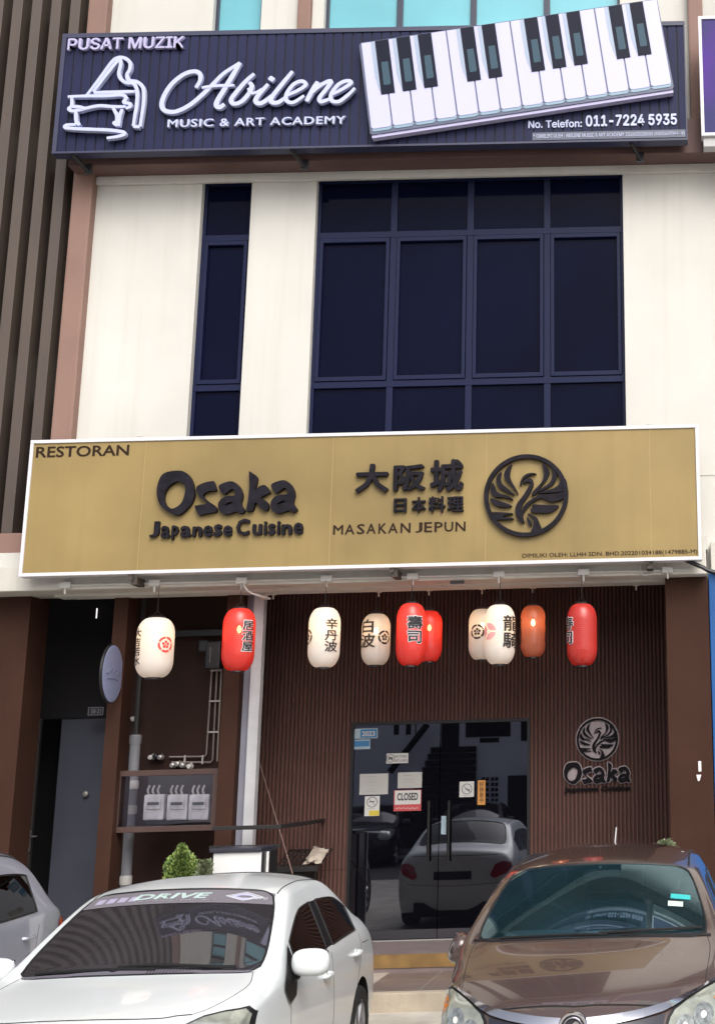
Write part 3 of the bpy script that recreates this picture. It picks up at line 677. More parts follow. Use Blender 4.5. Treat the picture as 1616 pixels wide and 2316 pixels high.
# ---------------------------------------------------------------- paper lanterns
def paper(name, col, clear):
    m = bpy.data.materials.new(name); m.use_nodes = True; t = m.node_tree; t.nodes.clear()
    d = t.nodes.new('ShaderNodeBsdfDiffuse'); d.inputs[0].default_value = (*col, 1)
    tl = t.nodes.new('ShaderNodeBsdfTranslucent'); tl.inputs[0].default_value = (*col, 1)
    tr = t.nodes.new('ShaderNodeBsdfTransparent'); tr.inputs[0].default_value = (*[c**.5 for c in col], 1)
    gl = t.nodes.new('ShaderNodeBsdfGlossy'); gl.inputs['Roughness'].default_value = .22
    a = t.nodes.new('ShaderNodeMixShader'); a.inputs[0].default_value = .42
    b = t.nodes.new('ShaderNodeMixShader'); b.inputs[0].default_value = clear
    c = t.nodes.new('ShaderNodeMixShader'); c.inputs[0].default_value = .05
    o = t.nodes.new('ShaderNodeOutputMaterial')
    t.links.new(d.outputs[0], a.inputs[1]); t.links.new(tl.outputs[0], a.inputs[2])
    t.links.new(a.outputs[0], b.inputs[1]); t.links.new(tr.outputs[0], b.inputs[2])
    t.links.new(b.outputs[0], c.inputs[1]); t.links.new(gl.outputs[0], c.inputs[2]); t.links.new(c.outputs[0], o.inputs[0])
    return m
PAPER = {'white': paper('white_paper', (.78, .78, .77), .12), 'red': paper('red_paper', (.70, .062, .05), .12), 'amber': paper('amber_paper', (.50, .17, .10), .22), 'dull': paper('dim_white_paper', (.66, .67, .68), .14)}
BULB = emit('lit_bulb', (1.0, .58, .26), 48)
INK = mat('black_ink', (.012, .012, .016), .5); INKR = mat('red_ink', (.62, .06, .06), .5); INKP = mat('pink_ink', (.75, .33, .32), .5); INKW = mat('white_ink', (.72, .70, .72), .5)
def crest_mesh(kind):
    L = []
    n = 90
    if kind == 'plum':
        k = 5
        for s in range(k):      # ring broken in five
            a0, a1 = 2*PI*s/k+.07+PI/2, 2*PI*(s+1)/k-.07+PI/2
            A = np.linspace(a0, a1, 14)
            L.append([(math.cos(a)*(1.0+.03*math.sin((a-a0)/(a1-a0)*PI)), math.sin(a)*(1.0+.03*math.sin((a-a0)/(a1-a0)*PI))) for a in A]+[(.74*math.cos(a), .74*math.sin(a)) for a in A[::-1]])
        for s in range(k):
            a = 2*PI*s/k+PI/2
            L.append([(.34*math.cos(a)+.185*math.cos(b), .34*math.sin(a)+.185*math.sin(b)) for b in np.linspace(0, 2*PI, 18, endpoint=False)])
        L.append([(.10*math.cos(b), .10*math.sin(b)) for b in np.linspace(0, 2*PI, 12, endpoint=False)])
    else:
        for s in range(3):
            a = 2*PI*s/3
            P = [(.0+.30*math.cos(b+a), .30*math.sin(b+a)) for b in (0.3, 1.0, 1.7)]
            arc = [(.95*math.cos(a+b), .95*math.sin(a+b)) for b in np.linspace(1.9, .1, 12)]
            L.append(P+arc)
    return curve_mesh(L, 0)
def lantern(cx, yt, yb, hw, D, tone, label, writing=(), cords=.12, bulb=True, hook=None):
    c = at(cx, (yt+yb)/2, D); R = hw/FPX*D; H = (yb-yt)/FPX*D*1.0
    root = empty('paper_lantern', c, label, 'lantern', 'paper lanterns hanging in front of the restaurant')
    hb = H/2-.012
    def rad(z):
        t = min(1, abs(z)/hb); k = max(0, (t-.46)/.54)
        return R*(.36+.64*math.sqrt(max(0, 1-k**2.0*.985)))
    prof = []; nr = 30
    for i in range(nr*3+1):
        z = -hb+2*hb*i/(nr*3); rr = rad(z); prof.append((rr-(.0018 if i % 3 == 0 else 0), z))
    m = MB(); m.lathe(prof, (0, 0, 0), 48, cap=False); m.build('paper_shade', PAPER[tone], root, True, loc=(0, 0, 0))
    rc_ = rad(hb)
    for s, nm in ((1, 'top_cap'), (-1, 'bottom_cap')):
        m = MB(); m.lathe([(rc_*1.02, s*hb), (rc_*1.04, s*(hb+.016)), (rc_*.85, s*(hb+.017)), (rc_*.85, s*hb)], (0, 0, 0), 28, cap=False); m.build(nm, BLACK, root, True, loc=(0, 0, 0))
    if bulb:
        m = MB(); m.lathe([(.004, H*.10), (.016, H*.115), (.022, H*.15), (.018, H*.19), (.010, H*.22)], (0, 0, 0), 14); m.build('bulb', BULB, root, True, loc=(0, 0, 0))
        m = MB(); m.lathe([(.012, H*.222), (.013, H*.30)], (0, 0, 0), 12); m.tube([(0, 0, H*.3), (0, 0, hb)], .004, 6); m.build('lamp_holder', BLACK, root, True, loc=(0, 0, 0))
    hz = hook if hook else c.z+H/2+cords
    m = MB(); m.tube([(-rc_*.8, 0, hb+.012), (-.012, 0, hb+.06), (0, 0, hb+.066), (.012, 0, hb+.06), (rc_*.8, 0, hb+.012)], .0022, 6); m.tube([(0, 0, hb+.066), (0, 0, hz-c.z)], .003, 6); m.build('hanger', BLACK, root, loc=(0, 0, 0))
    view = math.atan2(-c.x, WD+c.y)    # direction of the street side seen from the lantern
    def wrap(me, phi, z0, size, eps, name, mm, wide=1.0):
        a, lo, hi = bounds(me); bm = bmesh.new(); bm.from_mesh(me); bpy.data.meshes.remove(me)
        for ax in (0, 1):
            for k in np.linspace(lo[ax], hi[ax], 14)[1:-1]:
                pc = Vector((0, 0, 0)); pc[ax] = k; pn_ = Vector((0, 0, 0)); pn_[ax] = 1
                bmesh.ops.bisect_plane(bm, geom=bm.verts[:]+bm.edges[:]+bm.faces[:], plane_co=pc, plane_no=pn_)
        s = size/(hi[1]-lo[1]); cxm, czm = (lo[0]+hi[0])/2, (lo[1]+hi[1])/2
        for v in bm.verts:
            x, z = (v.co.x-cxm)*s*wide, z0+(v.co.y-czm)*s
            rr = rad(z)+eps+v.co.z*.3; an = phi+x/R-view*0
            v.co = Vector((rr*math.sin(an), -rr*math.cos(an), z))
        bmesh.ops.recalc_face_normals(bm, faces=bm.faces[:])
        me2 = bpy.data.meshes.new(name); bm.to_mesh(me2); bm.free()
        link(name, me2, mm, root, loc=(0, 0, 0))
    for kind, s, phi, v, size, mm, outline in writing:
        ph = math.radians(phi); z0 = hb-2*hb*v; sz = size*2*hb
        if kind == 'text':
            if outline: wrap(text_raw('\n'.join(s), .052, 0, 2), ph, z0, sz*1.045, .0030, 'letter_outline', INKW, 1.22)
            wrap(text_raw('\n'.join(s), .020, 0, 2), ph, z0, sz, .0062, 'lettering', mm, 1.22)
        else: wrap(crest_mesh(s), ph, z0, sz, .0040, 'crest', mm)
    return root
# view direction: lanterns on the left are seen from their right side, so angles are measured from the wall normal
DF, DB = 13.45, 14.02
zf, zb = 3.972, 3.955
V = lambda x: math.degrees(math.atan2(0-at(x, 1430, DF).x, DF))     # angle at which the camera sees a lantern
def A(x, off): return V(x)+off      # off: degrees right of the lantern's middle as seen in the photo
lantern(351, 1396, 1534, 40, DF, 'white', 'white paper lantern with round red crest, leftmost of the row', [('text', '大吉若水', A(351, -64), .50, .62, INK, False), ('crest', 'plum', A(351, 32), .47, .265, INKR, False)], hook=zf)
lantern(539.7, 1374.6, 1519, 35.3, DF, 'red', 'red paper lantern with three outlined characters in front of the white post', [('text', '居酒屋', A(539.7, 33), .46, .49, INK, True)], hook=zf)
lantern(733, 1373, 1511, 34.8, DF, 'white', 'white paper lantern with three large black brush characters', [('text', '辛丹波', A(733, 26), .48, .56, INK, False), ('crest', 'plum', A(733, -76), .50, .26, INK, False)], hook=zf)
lantern(849.6, 1387, 1506, 31.5, DB, 'dull', 'white paper lantern with two characters and a black flower crest beside the large red one', [('text', '白波', A(849.6, -37), .40, .56, INK, False), ('crest', 'plum', A(849.6, 36), .48, .27, INK, False)], hook=zb)
lantern(929, 1363, 1507, 32.8, DF, 'red', 'large red paper lantern with two big outlined characters', [('text', '壽司', A(929, 15), .44, .44, INK, True)], hook=zf)
lantern(970, 1380, 1498, 28.5, DB, 'red', 'plain red paper lantern half hidden behind the lettered red one', [], hook=zb)
lantern(1090, 1376, 1494, 30.5, DB, 'dull', 'greyish white lantern with black flower crest half hidden behind a whiter one', [('crest', 'plum', A(1090, -22), .47, .29, INK, False)], hook=zb)
lantern(1129, 1366.6, 1504, 34.5, DF, 'white', 'bright white lantern with pink swirl crest and characters at its right', [('crest', 'swirl', A(1129, -44), .46, .28, INKP, False), ('text', '龍騎', A(1129, 48), .47, .56, INK, False)], hook=zf)
lantern(1204.5, 1368, 1488, 28.2, DB, 'amber', 'brownish amber paper lantern glowing from inside', [('text', '居酒屋', A(1204.5, -82), .50, .5, INK, False), ('text', '居酒屋', A(1204.5, 82), .50, .5, INK, False)], hook=zb)
lantern(1315, 1364, 1507, 33.8, DF, 'red', 'bright red paper lantern, rightmost of the row', [('text', '寿司', A(1315, -64), .44, .44, INK, True)], bulb=False, hook=zf)

# ---------------------------------------------------------------- conduit along the ledge
cz = 3.985
co = empty('cable_conduit', (-3, -.345, cz), 'white plastic cable conduit with junction boxes along the ledge above the lanterns', 'conduit')
m = MB(); m.tube([(-6.2, -.335, cz+.012), (0.1, -.335, cz+.012)], .011, 8); m.tube([(-6.3, .285, 3.948), (.1, .285, 3.948)], .012, 8); m.build('pipe', PVCW, co, True)
front = [290*.50437, 690*.50437, 1080*.50437, 1460*.50437, 808+245*.50437, 808+632*.50437, 808+1012*.50437, 808+1390*.50437]
for x in front:
    p = at(x, 1330, 13.46); m = MB(); m.box(p.x-.055, p.x+.055, -.365, -.322, cz-.018, cz+.046, .006); m.tube([(p.x, -.345, cz-.018), (p.x, -.345, cz-.075)], .010, 8); m.build('junction_box', PVCW, co)
for x in (1225*.50437, 808+95*.50437, 808+320*.50437, 808+558*.50437, 808+785*.50437, 808+1248*.50437):
    p = at(x, 1340, 14.05); m = MB(); m.box(p.x-.028, p.x+.028, .21, .26, 3.925, 3.9545, .004); m.tube([(p.x, .235, 3.926), (p.x, .235, 3.88)], .009, 8); m.build('hook', PVCW, co)
a = at(1085*.50437, 1336, 13.46); b2 = at(1225*.50437, 1345, 14.0)
m = MB(); m.tube(spline([(a.x, -.345, cz-.01), (a.x+.06, -.30, cz-.10), (a.x+.2, -.1, cz-.14), (b2.x-.1, .1, cz-.10), (b2.x, .23, 3.95)], 8), .010, 8); m.build('cable', PVCW, co, True)
p = at(808+447*.50437, 940+748*.50437, 13.5); m = MB(); m.box(p.x-.07, p.x+.07, -.336, -.321, p.z-.014, p.z+.016); tag(m.build('vent_slot', BLACK), 'small black slot in the ledge above the white lanterns', 'vent')
p, q = at(1555, 1269, 13.35), at(1616, 1290, 13.35)
m = MB(); m.tube(spline([(p.x-.1, -.42, p.z+.06), (p.x, -.46, p.z), ((p.x+q.x)/2, -.46, (p.z+q.z)/2-.01), (q.x, -.46, q.z-.02), (q.x+.6, -.46, q.z-.2)], 8), .022, 8); tag(m.build('black_cable', BLACK, None, True), 'thick black cable sloping from the right end of the gold sign', 'cable')
p, q = at(1446, 1276, 13.4), at(1480, 1297, 13.46)
m = MB(); m.tube(spline([(p.x, -.35, p.z), (p.x, -.345, p.z-.05), (p.x+.03, -.345, p.z-.10), (q.x, -.345, q.z+.0)], 8), .007, 6); tag(m.build('thin_cable', PVCW, None, True), 'thin pale cable looping below the right end of the gold sign', 'cable')

# ---------------------------------------------------------------- round projecting sign and plates by the stairwell
c = at(243.7, 1524, 13.75)
rs = empty('round_sign', c, 'round white lightbox sign projecting sideways from the brown column', 'sign')
rs.rotation_euler = (0, 0, math.radians(3))
m = MB(); m.lathe([(.285, .02), (.292, .024), (.292, .045), (.285, .05)], (0, 0, 0), 56, 'X'); m.build('rim', BLACK, rs, True, loc=(0, 0, 0))
m = MB(); m.lathe([(.282, .0502), (.27, .053)], (0, 0, 0), 56, 'X'); m.build('face', mat('pale_lavender_acrylic', (.30, .34, .54), .35), rs, loc=(0, 0, 0))
m = MB()
for s_ in ([(-.14, .06), (-.08, .10), (-.10, .0), (-.15, -.01), (-.05, .02), (.0, .045), (.01, .0), (.05, .03), (.1, .04), (.09, .0), (.15, .02)], [(-.12, -.06), (0, -.05), (.12, -.06)]):
    m.tube([(.0535, x*1.2, z) for x, z in spline(s_, 6)], .004, 5)
m.build('lettering', mat('faint_blue_ink', (.16, .17, .30), .5), rs, loc=(0, 0, 0))
m = MB()
for dz in (.1, -.12): m.tube([(.02, .25, dz), (.02, .42, dz)], .014, 8); m.box(-.02, .06, .405, .42, dz-.03, dz+.03)
m.build('bracket', STEEL, rs, loc=(0, 0, 0))
p, q = at(199, 1618, 14.9), at(235, 1599, 14.9)
pl_ = MB(); pl_.box(p.x, q.x, p.y, p.y+.02, p.z, q.z); pl_ = tag(pl_.build('unit_plate', mat('dark_plate', (.02, .02, .025), .4)), 'small dark framed plate below the round sign', 'plate')
m = MB(); gx = .006
for a_, b_2, c_, d_ in ((p.x, q.x, p.z, p.z+gx), (p.x, q.x, q.z-gx, q.z), (p.x, p.x+gx, p.z, q.z), (q.x-gx, q.x, p.z, q.z)): m.box(a_, b_2, p.y-.004, p.y-.0005, c_, d_)
m.build('frame', mat('plate_line', (.20, .19, .22), .5), pl_)
text_on('lettering', '58-21', (206, 1614), (229, 1603), 14.9, MATS['plate_line'], pl_, .003, .01, back=.001)
p = at(219, 1387, 15.1); m = MB(); m.tube([(p.x, p.y, p.z-.055), (p.x, p.y, p.z+.055)], .006, 8); tag(m.build('strip_lamp', emit('pale_tube', (.9, .85, .8), 1.3)), 'short pale strip lamp in the dark stairwell opening', 'lamp')

# ---------------------------------------------------------------- service recess: pipes, valves, meters
YR = 1.40
gp_ = empty('drain_pipe', (at(300, 1700, 14.62).x, .80, .16), 'grey vertical drain pipe passing behind the meter cabinet', 'pipe')
PX = at(306, 1683, 14.62); PB = at(286, 1980, 14.62).x
px_ = (PX.x+PB)/2
m = MB(); m.lathe([(.052, .16), (.052, PX.z), (.06, PX.z+.001), (.06, PX.z+.09), (.04, PX.z+.1)], (px_, .80, 0), 20); m.build('pipe', GREY, gp_, True)
m = MB(); m.tube([(px_, .80, PX.z+.1), (px_, .80, 4.1)], .03, 10); m.build('upper_pipe', mat('dark_pipe', (.02, .018, .018), .5), gp_, True)
for z in (1.05, 1.75, 2.0): m = MB(); m.lathe([(.058, z), (.062, z+.02), (.062, z+.07), (.058, z+.09)], (px_, .80, 0), 20); m.build('collar', PVCW, gp_, True)
p = at(305, 1626, 14.8); m = MB(); m.lathe([(.0, -.03), (.035, -.022), (.045, 0), (.045, .02), (.0, .03)], p, 20); tag(m.build('dome_lamp', PVCW, None, True), 'small white dome fitting above the grey drain pipe', 'lamp')
COPP = mat('dull_steel_pipe', (.32, .27, .25), .4, metal=.4)
lp = empty('water_pipes', (at(478, 1600, 14.86).x, 1.04, 2.3), 'ladder of thin metal water pipes with cross clamps and valves in the service recess', 'pipes')
Dp = 14.86
P = lambda x, y: at(x, y, Dp)
m = MB()
m.tube([P(479, 1518), P(467, 1705), P(463, 1711), P(383, 1712)], .010, 8)
m.tube([P(491, 1512), P(481, 1718), P(476, 1724), P(388, 1724)], .010, 8)
m.tube([P(501, 1512), P(491, 1722)], .010, 8)
m.build('pipe', COPP, lp, True)
CLM = mat('pale_clamp', (.45, .42, .40), .5)
for x0, x1, y in ((478, 503, 1517), (475, 500, 1586), (471, 495, 1656)): a, b2 = P(x0, y), P(x1, y); m = MB(); m.box(a.x, b2.x, a.y-.025, a.y-.012, a.z-.009, a.z+.009); m.build('clamp', CLM, lp)
for x in (420, 460): a, b2 = P(x, 1708), P(x, 1728); m = MB(); m.box(a.x-.008, a.x+.008, a.y-.025, a.y-.012, b2.z, a.z); m.build('clamp', CLM, lp)
for x, y in ((345, 1713), (356, 1711), (366, 1713), (394, 1731), (405, 1728), (416, 1731), (432, 1733)):
    a = P(x, y); m = MB(); m.lathe([(.012, -.045), (.024, -.04), (.027, -.01), (.018, 0), (.03, .012), (.03, .03), (.01, .035)], (a.x, a.y-.03, a.z), 14, 'Y'); m.tube([(a.x, a.y-.05, a.z), (a.x+.03, a.y-.06, a.z+.035)], .006, 6); m.build('valve', random.choice([STEEL, BLACK, PVCW, STEEL]), lp, True)
# black spotlight / speaker on an arm
a, b2 = at(392, 1433, 14.75), at(505, 1436, 14.75)
sp = empty('black_speaker', (b2.x-.1, b2.y, b2.z), 'black speaker box hanging from a dark arm in the service recess', 'speaker')
m = MB(); m.box(a.x, b2.x+.05, a.y+.0, a.y+.08, a.z-.035, a.z+.035, .006); m.build('arm', BLACK, sp)
a, c = at(470, 1452, 14.65), at(500, 1512, 14.65)
m = MB(); m.box(a.x, c.x, a.y-.06, a.y+.14, c.z, a.z, .02); m.box(a.x-.10, a.x-.002, a.y, a.y+.12, a.z-.10, a.z+.02, .012); m.build('body', mat('black_plastic', (.012, .012, .016), .3), sp)
m = MB(); m.box(c.x-.105, c.x-.098, a.y-.066, a.y-.061, c.z+.06, a.z-.06); m.build('trim', GREY, sp)
# meter cabinet
a, c = at(262, 1744, 14.10), at(488, 1878, 14.10)
cab = empty('meter_cabinet', ((a.x+c.x)/2, a.y, c.z), 'brown framed glass meter cabinet holding three white meters', 'cabinet')
CABF = mat('cabinet_brown', (.070, .038, .032), .5, noise=(4, .2)); x0, x1, z0, z1 = a.x, c.x, c.z, a.z; y = a.y
m = MB(); fwd = .055
m.box(x0, x1, y, y+.24, z0, z0+fwd, .004); m.box(x0, x1, y, y+.24, z1-fwd, z1, .004); m.box(x0, x0+fwd, y+.001, y+.24, z0+fwd, z1-fwd); m.box(x1-fwd, x1, y+.001, y+.24, z0+fwd, z1-fwd); m.build('frame', CABF, cab)
m = MB(); m.box(x0+fwd, x1-fwd, y+.72, y+.74, z0+fwd, z1-fwd); m.build('back', mat('cabinet_back', (.05, .045, .05), .6), cab)
m = MB(); m.box(x0+fwd, x1-fwd, y+.02, y+.026, z0+fwd, z1-fwd); m.build('glass_front', glass('cabinet_glass', (.93, .92, .95), 1.45, .02), cab)
MET = mat('meter_white', (.80, .81, .80), .45, noise=(9, .35), streak=.4)
first = None
for px0, px1 in ((330, 373), (383, 425), (436, 470)):
    a, c = at(px0, 1797, 14.26), at(px1, 1854, 14.26); w2 = .205
    if first is None:
        mt = empty('electric_meter', ((a.x+c.x)/2, a.y, c.z), 'x', 'meter', 'meters in the cabinet')
        zz = a.z-c.z
        m = MB(); m.box(-w2/2, w2/2, -.05, .06, 0, zz, .018); m.box(-w2*.36, w2*.36, -.066, -.049, zz*.42, zz*.86, .01); m.build('body', MET, mt, loc=(0, 0, 0))
        m = MB(); m.box(-w2*.28, w2*.28, -.068, -.0665, zz*.58, zz*.70); m.build('display', mat('grey_display', (.10, .11, .11), .3), mt, loc=(0, 0, 0))
        m = MB(); m.box(-w2*.3, w2*.22, -.058, -.0495, zz*.04, zz*.30, .006); m.build('terminal_cover', WHITE, mt, loc=(0, 0, 0))
        for k in (-.36, -.12, .14):
            m = MB(); m.tube(spline([(w2*k, 0, zz), (w2*k-.01, -.01, zz+.04), (w2*k+.004, .0, zz+.09)], 5), .011, 8); m.build('cable_end', PVCW, mt, True, loc=(0, 0, 0))
        first = mt
    else:
        mt = copy_tree(first); mt.location = ((a.x+c.x)/2, a.y, c.z)
    mt['label'] = {330: 'white electricity meter next to the grey pipe, left of three in the cabinet', 383: 'white electricity meter in the middle of the glass cabinet', 436: 'white electricity meter at the right end of the glass cabinet'}[px0]
# white posts
pst = MB(); pst.box(-4.422, -4.318, .18, .285, .16, 3.952, .006); tag(pst.build('white_post', mat('white_steel_post', (.42, .42, .44), .45, noise=(3, .15), streak=.3)), 'tall white square post at the left edge of the fluted wall', 'post')
pst = MB(); pst.box(-4.528, -4.442, .30, .39, .16, 3.952, .006); tag(pst.build('shaded_post', mat('shaded_white_post', (.27, .27, .33), .45, noise=(3, .12))), 'white post coloured as if shaded, just behind the front white post', 'post')  # a white post too; its shade is put into the blue grey colour

# ---------------------------------------------------------------- things on the walkway
a, c = at(483, 1921, 13.35), at(592, 1921, 13.35)
pd = empty('menu_stand', ((a.x+c.x)/2, a.y+.2, .163), 'white box stand with a black top board in front of the posts', 'stand')
m = MB(); m.box(a.x, c.x, a.y, a.y+.42, .164, a.z-.03, .01); m.build('body', WHITE, pd)
m = MB(); m.box(a.x-.03, c.x+.005, a.y-.03, a.y+.45, a.z-.028, a.z+.005, .006); m.build('top_board', mat('charcoal_board', (.03, .03, .045), .4), pd)
m = MB(); m.box(c.x+.002, c.x+.030, a.y-.0, a.y+.42, .165, a.z-.032); m.build('side_trim', BLACK, pd)
m = MB(); m.box(c.x+.032, c.x+.052, a.y+.05, a.y+.07, .165, a.z-.035); m.build('side_rail', WHITE, pd)
sh_ = empty('display_rack', (-4.2, .2, 1.6), 'dark metal rack with long bars and a wire tray beside the fluted wall', 'rack')
a, c = at(480, 1874, 13.75), at(635, 1870, 13.75)
RK = mat('rack_dark', (.016, .014, .014), .5)
m = MB(); m.box(a.x, c.x, a.y, a.y+.03, a.z-.02, a.z+.02, .004); m.box(c.x-.03, c.x, a.y+.031, 1.59, a.z-.02, a.z+.02); m.build('bar', RK, sh_)
a, c = at(588, 1914, 13.9), at(634, 1911, 13.9); m = MB(); m.box(a.x-.5, c.x, a.y, a.y+.03, a.z-.02, a.z+.015, .004); m.build('bar', RK, sh_)
a, c = at(637, 1926, 15.1), at(733, 1962, 15.1)
m = MB()
for k in range(9): x = a.x+(c.x-a.x)*k/8; m.tube([(x, 1.05, c.z+.02), (x, 1.59, a.z)], .006, 6)
for k in range(7): yy = 1.05+.09*k; zz = c.z+.02+(a.z-c.z-.02)*k/6; m.tube([(a.x, yy, zz), (c.x, yy, zz)], .006, 6)
m.box(a.x, c.x, 1.02, 1.05, c.z-.02, c.z+.035); m.box(a.x, a.x+.3, 1.1, 1.5, c.z-.25, c.z-.02); m.tube([(a.x+.1, 1.3, c.z), (a.x+.1, 1.3, .335)], .012, 8); m.tube([(c.x-.1, 1.3, c.z), (c.x-.1, 1.3, .335)], .012, 8)
m.build('tray', RK, sh_)
# crumpled bag on the tray
a, c = at(686, 1927, 14.9), at(731, 1961, 14.9)
g = MB(); P2 = []
rnd = random.Random(3)
for j in range(15):
    row = []
    for i in range(17):
        u, v = i/16, j/14; s = (1-v)*.28
        fold = .016*math.sin(9*v+3.1*u)+.010*math.sin(23*v-6*u)+rnd.uniform(-.006, .006)
        row.append((a.x+(c.x-a.x)*(u*.84+.16*v)+.01*math.sin(11*v), 1.06-.10*math.sin(PI*u)*math.sin(PI*min(1, v*1.1))+.30*v+fold*3, c.z+.035+(a.z-c.z)*v*.98+fold))
    P2.append(row)
g.grid(P2)
g.grid([[(p[0], p[1]+.03, p[2]) for p in r] for r in (P2[0], P2[-1])])
tag(g.build('paper_bag', mat('crumpled_beige_paper', (.52, .45, .38), .7, noise=(9, .35), bump=(18, .5)), None, True), 'crumpled pale paper bag lying on the wire tray', 'bag')
a, c = at(583, 1713, 15.0), at(646, 1925, 14.4)
m = MB(); m.tube([a, c, a+(c-a)*1.6], .0075, 8); tag(m.build('leaning_rod', mat('tan_rod', (.15, .095, .08), .5), None, True), 'thin brown rod leaning against the fluted wall by the white post', 'rod')

# ---------------------------------------------------------------- notices on the glass door
DD = WD+yb+1.62-1.62 if False else WD+1.62+.018
PAPW = mat('notice_white', (.60, .60, .58), .6); PAPG = mat('notice_grey', (.46, .46, .44), .6); INKG = mat('grey_print', (.12, .12, .13), .6); REDP = mat('notice_red', (.50, .07, .08), .5); YEL = mat('notice_yellow', (.62, .50, .05), .5); ORG = mat('orange_strip', (.62, .28, .06), .5); SKYB = mat('sticker_blue', (.05, .22, .45), .4); PALB = mat('sticker_pale_blue', (.40, .52, .60), .4)
def note(name, x0, y0, x1, y1, m_, label, cat, skew=0):
    p, q = at(x0, y1, DD), at(x1, y0, DD); b = MB(); b.box(p.x, q.x, p.y-.002, p.y, p.z, q.z); o = b.build(name, m_); return tag(o, label, cat), p, q
def bars(o, x0, y0, x1, y1, n, m_, seed=0):
    r = random.Random(seed); b = MB()
    for i in range(n):
        yy = y0+(y1-y0)*(i+.5)/n; l = r.uniform(.0, .12)*(x1-x0); e = r.uniform(.0, .45)*(x1-x0); p, q = at(x0+l, yy+.55, DD), at(x1-e, yy-.55, DD); b.box(p.x, q.x, p.y-.0026, p.y-.002, p.z, q.z)
    b.build('print', m_, o)
def ban(o, cx, cy, r, m_, blob):
    c = at(cx, cy, DD); R = r/FPX*DD; b = MB()
    for k in range(32):
        A0, A1 = 2*PI*k/32, 2*PI*(k+1)/32; b.prism([(c.x+R*math.cos(A0), c.z+R*math.sin(A0)), (c.x+R*math.cos(A1), c.z+R*math.sin(A1)), (c.x+R*.86*math.cos(A1), c.z+R*.86*math.sin(A1)), (c.x+R*.86*math.cos(A0), c.z+R*.86*math.sin(A0))], c.y-.0028, c.y-.0022)
    d = R*.70; t_ = R*.07; b.prism([(c.x-d, c.z+d-t_), (c.x-d+t_, c.z+d), (c.x+d, c.z-d+t_), (c.x+d-t_, c.z-d)], c.y-.0034, c.y-.003)
    b.prism([(c.x+R*x, c.z+R*z) for x, z in blob], c.y-.0026, c.y-.0021); b.build('symbol', m_, o)
o, p, q = note('paper_notice', 812, 1749, 878, 1798, PAPG, 'wide pale paper notice with small print at the left of the glass door', 'notice'); bars(o, 822, 1755, 870, 1792, 9, INKG, 1)
o, p, q = note('paper_notice', 898.5, 1745.8, 954, 1783, PAPG, 'paper notice with small print just above the closed sign', 'notice'); bars(o, 908, 1752, 948, 1780, 7, INKG, 2)
o, p, q = note('closed_sign', 889.5, 1786, 952.5, 1835, REDP, 'white and red closed sign hanging on the glass door', 'sign')
b = MB(); p, q = at(892, 1820, DD), at(951, 1787, DD); b.box(p.x, q.x, p.y-.0034, p.y-.0022, p.z, q.z); b.build('panel', PAPW, o)
text_on('lettering', 'CLOSED', (897.5, 1811), (945, 1792.5), DD, INK, o, .002, .03, back=.0036); bars(o, 900, 1813, 930, 1819, 2, INKG, 4)
b = MB(); pts = [at(894+3.4*k, 1828+1.6*math.sin(k*2.1), DD) for k in range(16)]; b.tube([(v.x, v.y-.003, v.z) for v in pts], .003, 5); b.build('script_line', PAPW, o)
o, p, q = note('no_smoking_sticker', 823.5, 1800, 858.5, 1846, PAPW, 'no smoking sticker with a yellow lower band', 'sticker'); ban(o, 841, 1814, 11.5, INKG, [(-.6, -.05), (.5, .0), (.5, .2), (-.6, .15)])
b = MB(); p, q = at(834, 1845, DD), at(857, 1833, DD); b.box(p.x, q.x, p.y-.0026, p.y-.002, p.z, q.z); b.build('yellow_band', YEL, o); bars(o, 827, 1827, 855, 1831, 1, INKG, 5)
o, p, q = note('pork_free_sticker', 873, 1703, 923, 1727, PAPW, 'white sticker reading no pork no lard on the glass door', 'sticker'); ban(o, 882.5, 1715.5, 9, INKG, [(-.6, .0), (-.3, .35), (.3, .4), (.65, .05), (.5, -.4), (.2, -.2), (-.2, -.2), (-.4, -.45)])
text_on('lettering', 'NO PORK', (892, 1714.2), (920.5, 1707.2), DD, INKG, o, .001, .01, back=.0022); text_on('lettering', 'NO LARD', (892, 1723.5), (920.5, 1716.5), DD, INKG, o, .001, .01, back=.0022)
o, p, q = note('year_sticker', 799, 1647, 854, 1671, PALB, 'pale blue sticker reading 2023 in the top left corner of the door', 'sticker')
b = MB(); p, q = at(814, 1669, DD), at(852, 1649, DD); b.box(p.x, q.x, p.y-.0026, p.y-.002, p.z, q.z); b.build('panel', SKYB, o); text_on('lettering', '2023', (818, 1665.5), (848, 1653), DD, PAPW, o, .001, .03, back=.0028)
o, p, q = note('blue_sticker', 799.5, 1671.8, 837, 1695, PALB, 'light blue sticker below the year sticker on the door', 'sticker'); b = MB(); p, q = at(801, 1689, DD), at(835, 1675, DD); b.box(p.x, q.x, p.y-.0026, p.y-.002, p.z, q.z); b.build('panel', SKYB, o); bars(o, 803, 1690, 834, 1694, 1, INKG, 6)
o, p, q = note('no_dog_sticker', 1038, 1767, 1071.5, 1803, PAPW, 'square white no dogs sticker on the right door leaf', 'sticker'); ban(o, 1055, 1784.5, 11.5, INKG, [(-.5, .1), (-.1, .2), (.1, .0), (.55, .0), (.5, -.5), (.3, -.5), (.2, -.25), (.0, -.3), (-.1, -.1)]); bars(o, 1042, 1797, 1068, 1801, 1, INKG, 7)
o, p, q = note('orange_strip', 1079, 1764.5, 1097, 1820.5, ORG, 'narrow orange paper strip with vertical characters on the door', 'notice')
p, q = at(1082.5, 1816, DD), at(1094, 1768, DD); me = text_raw('好\n休\n息\n中', .012, 0, 2); stand(me, p.x, p.z, q.x, q.z, p.y-.0022, .0008); link('lettering', me, INK, o)
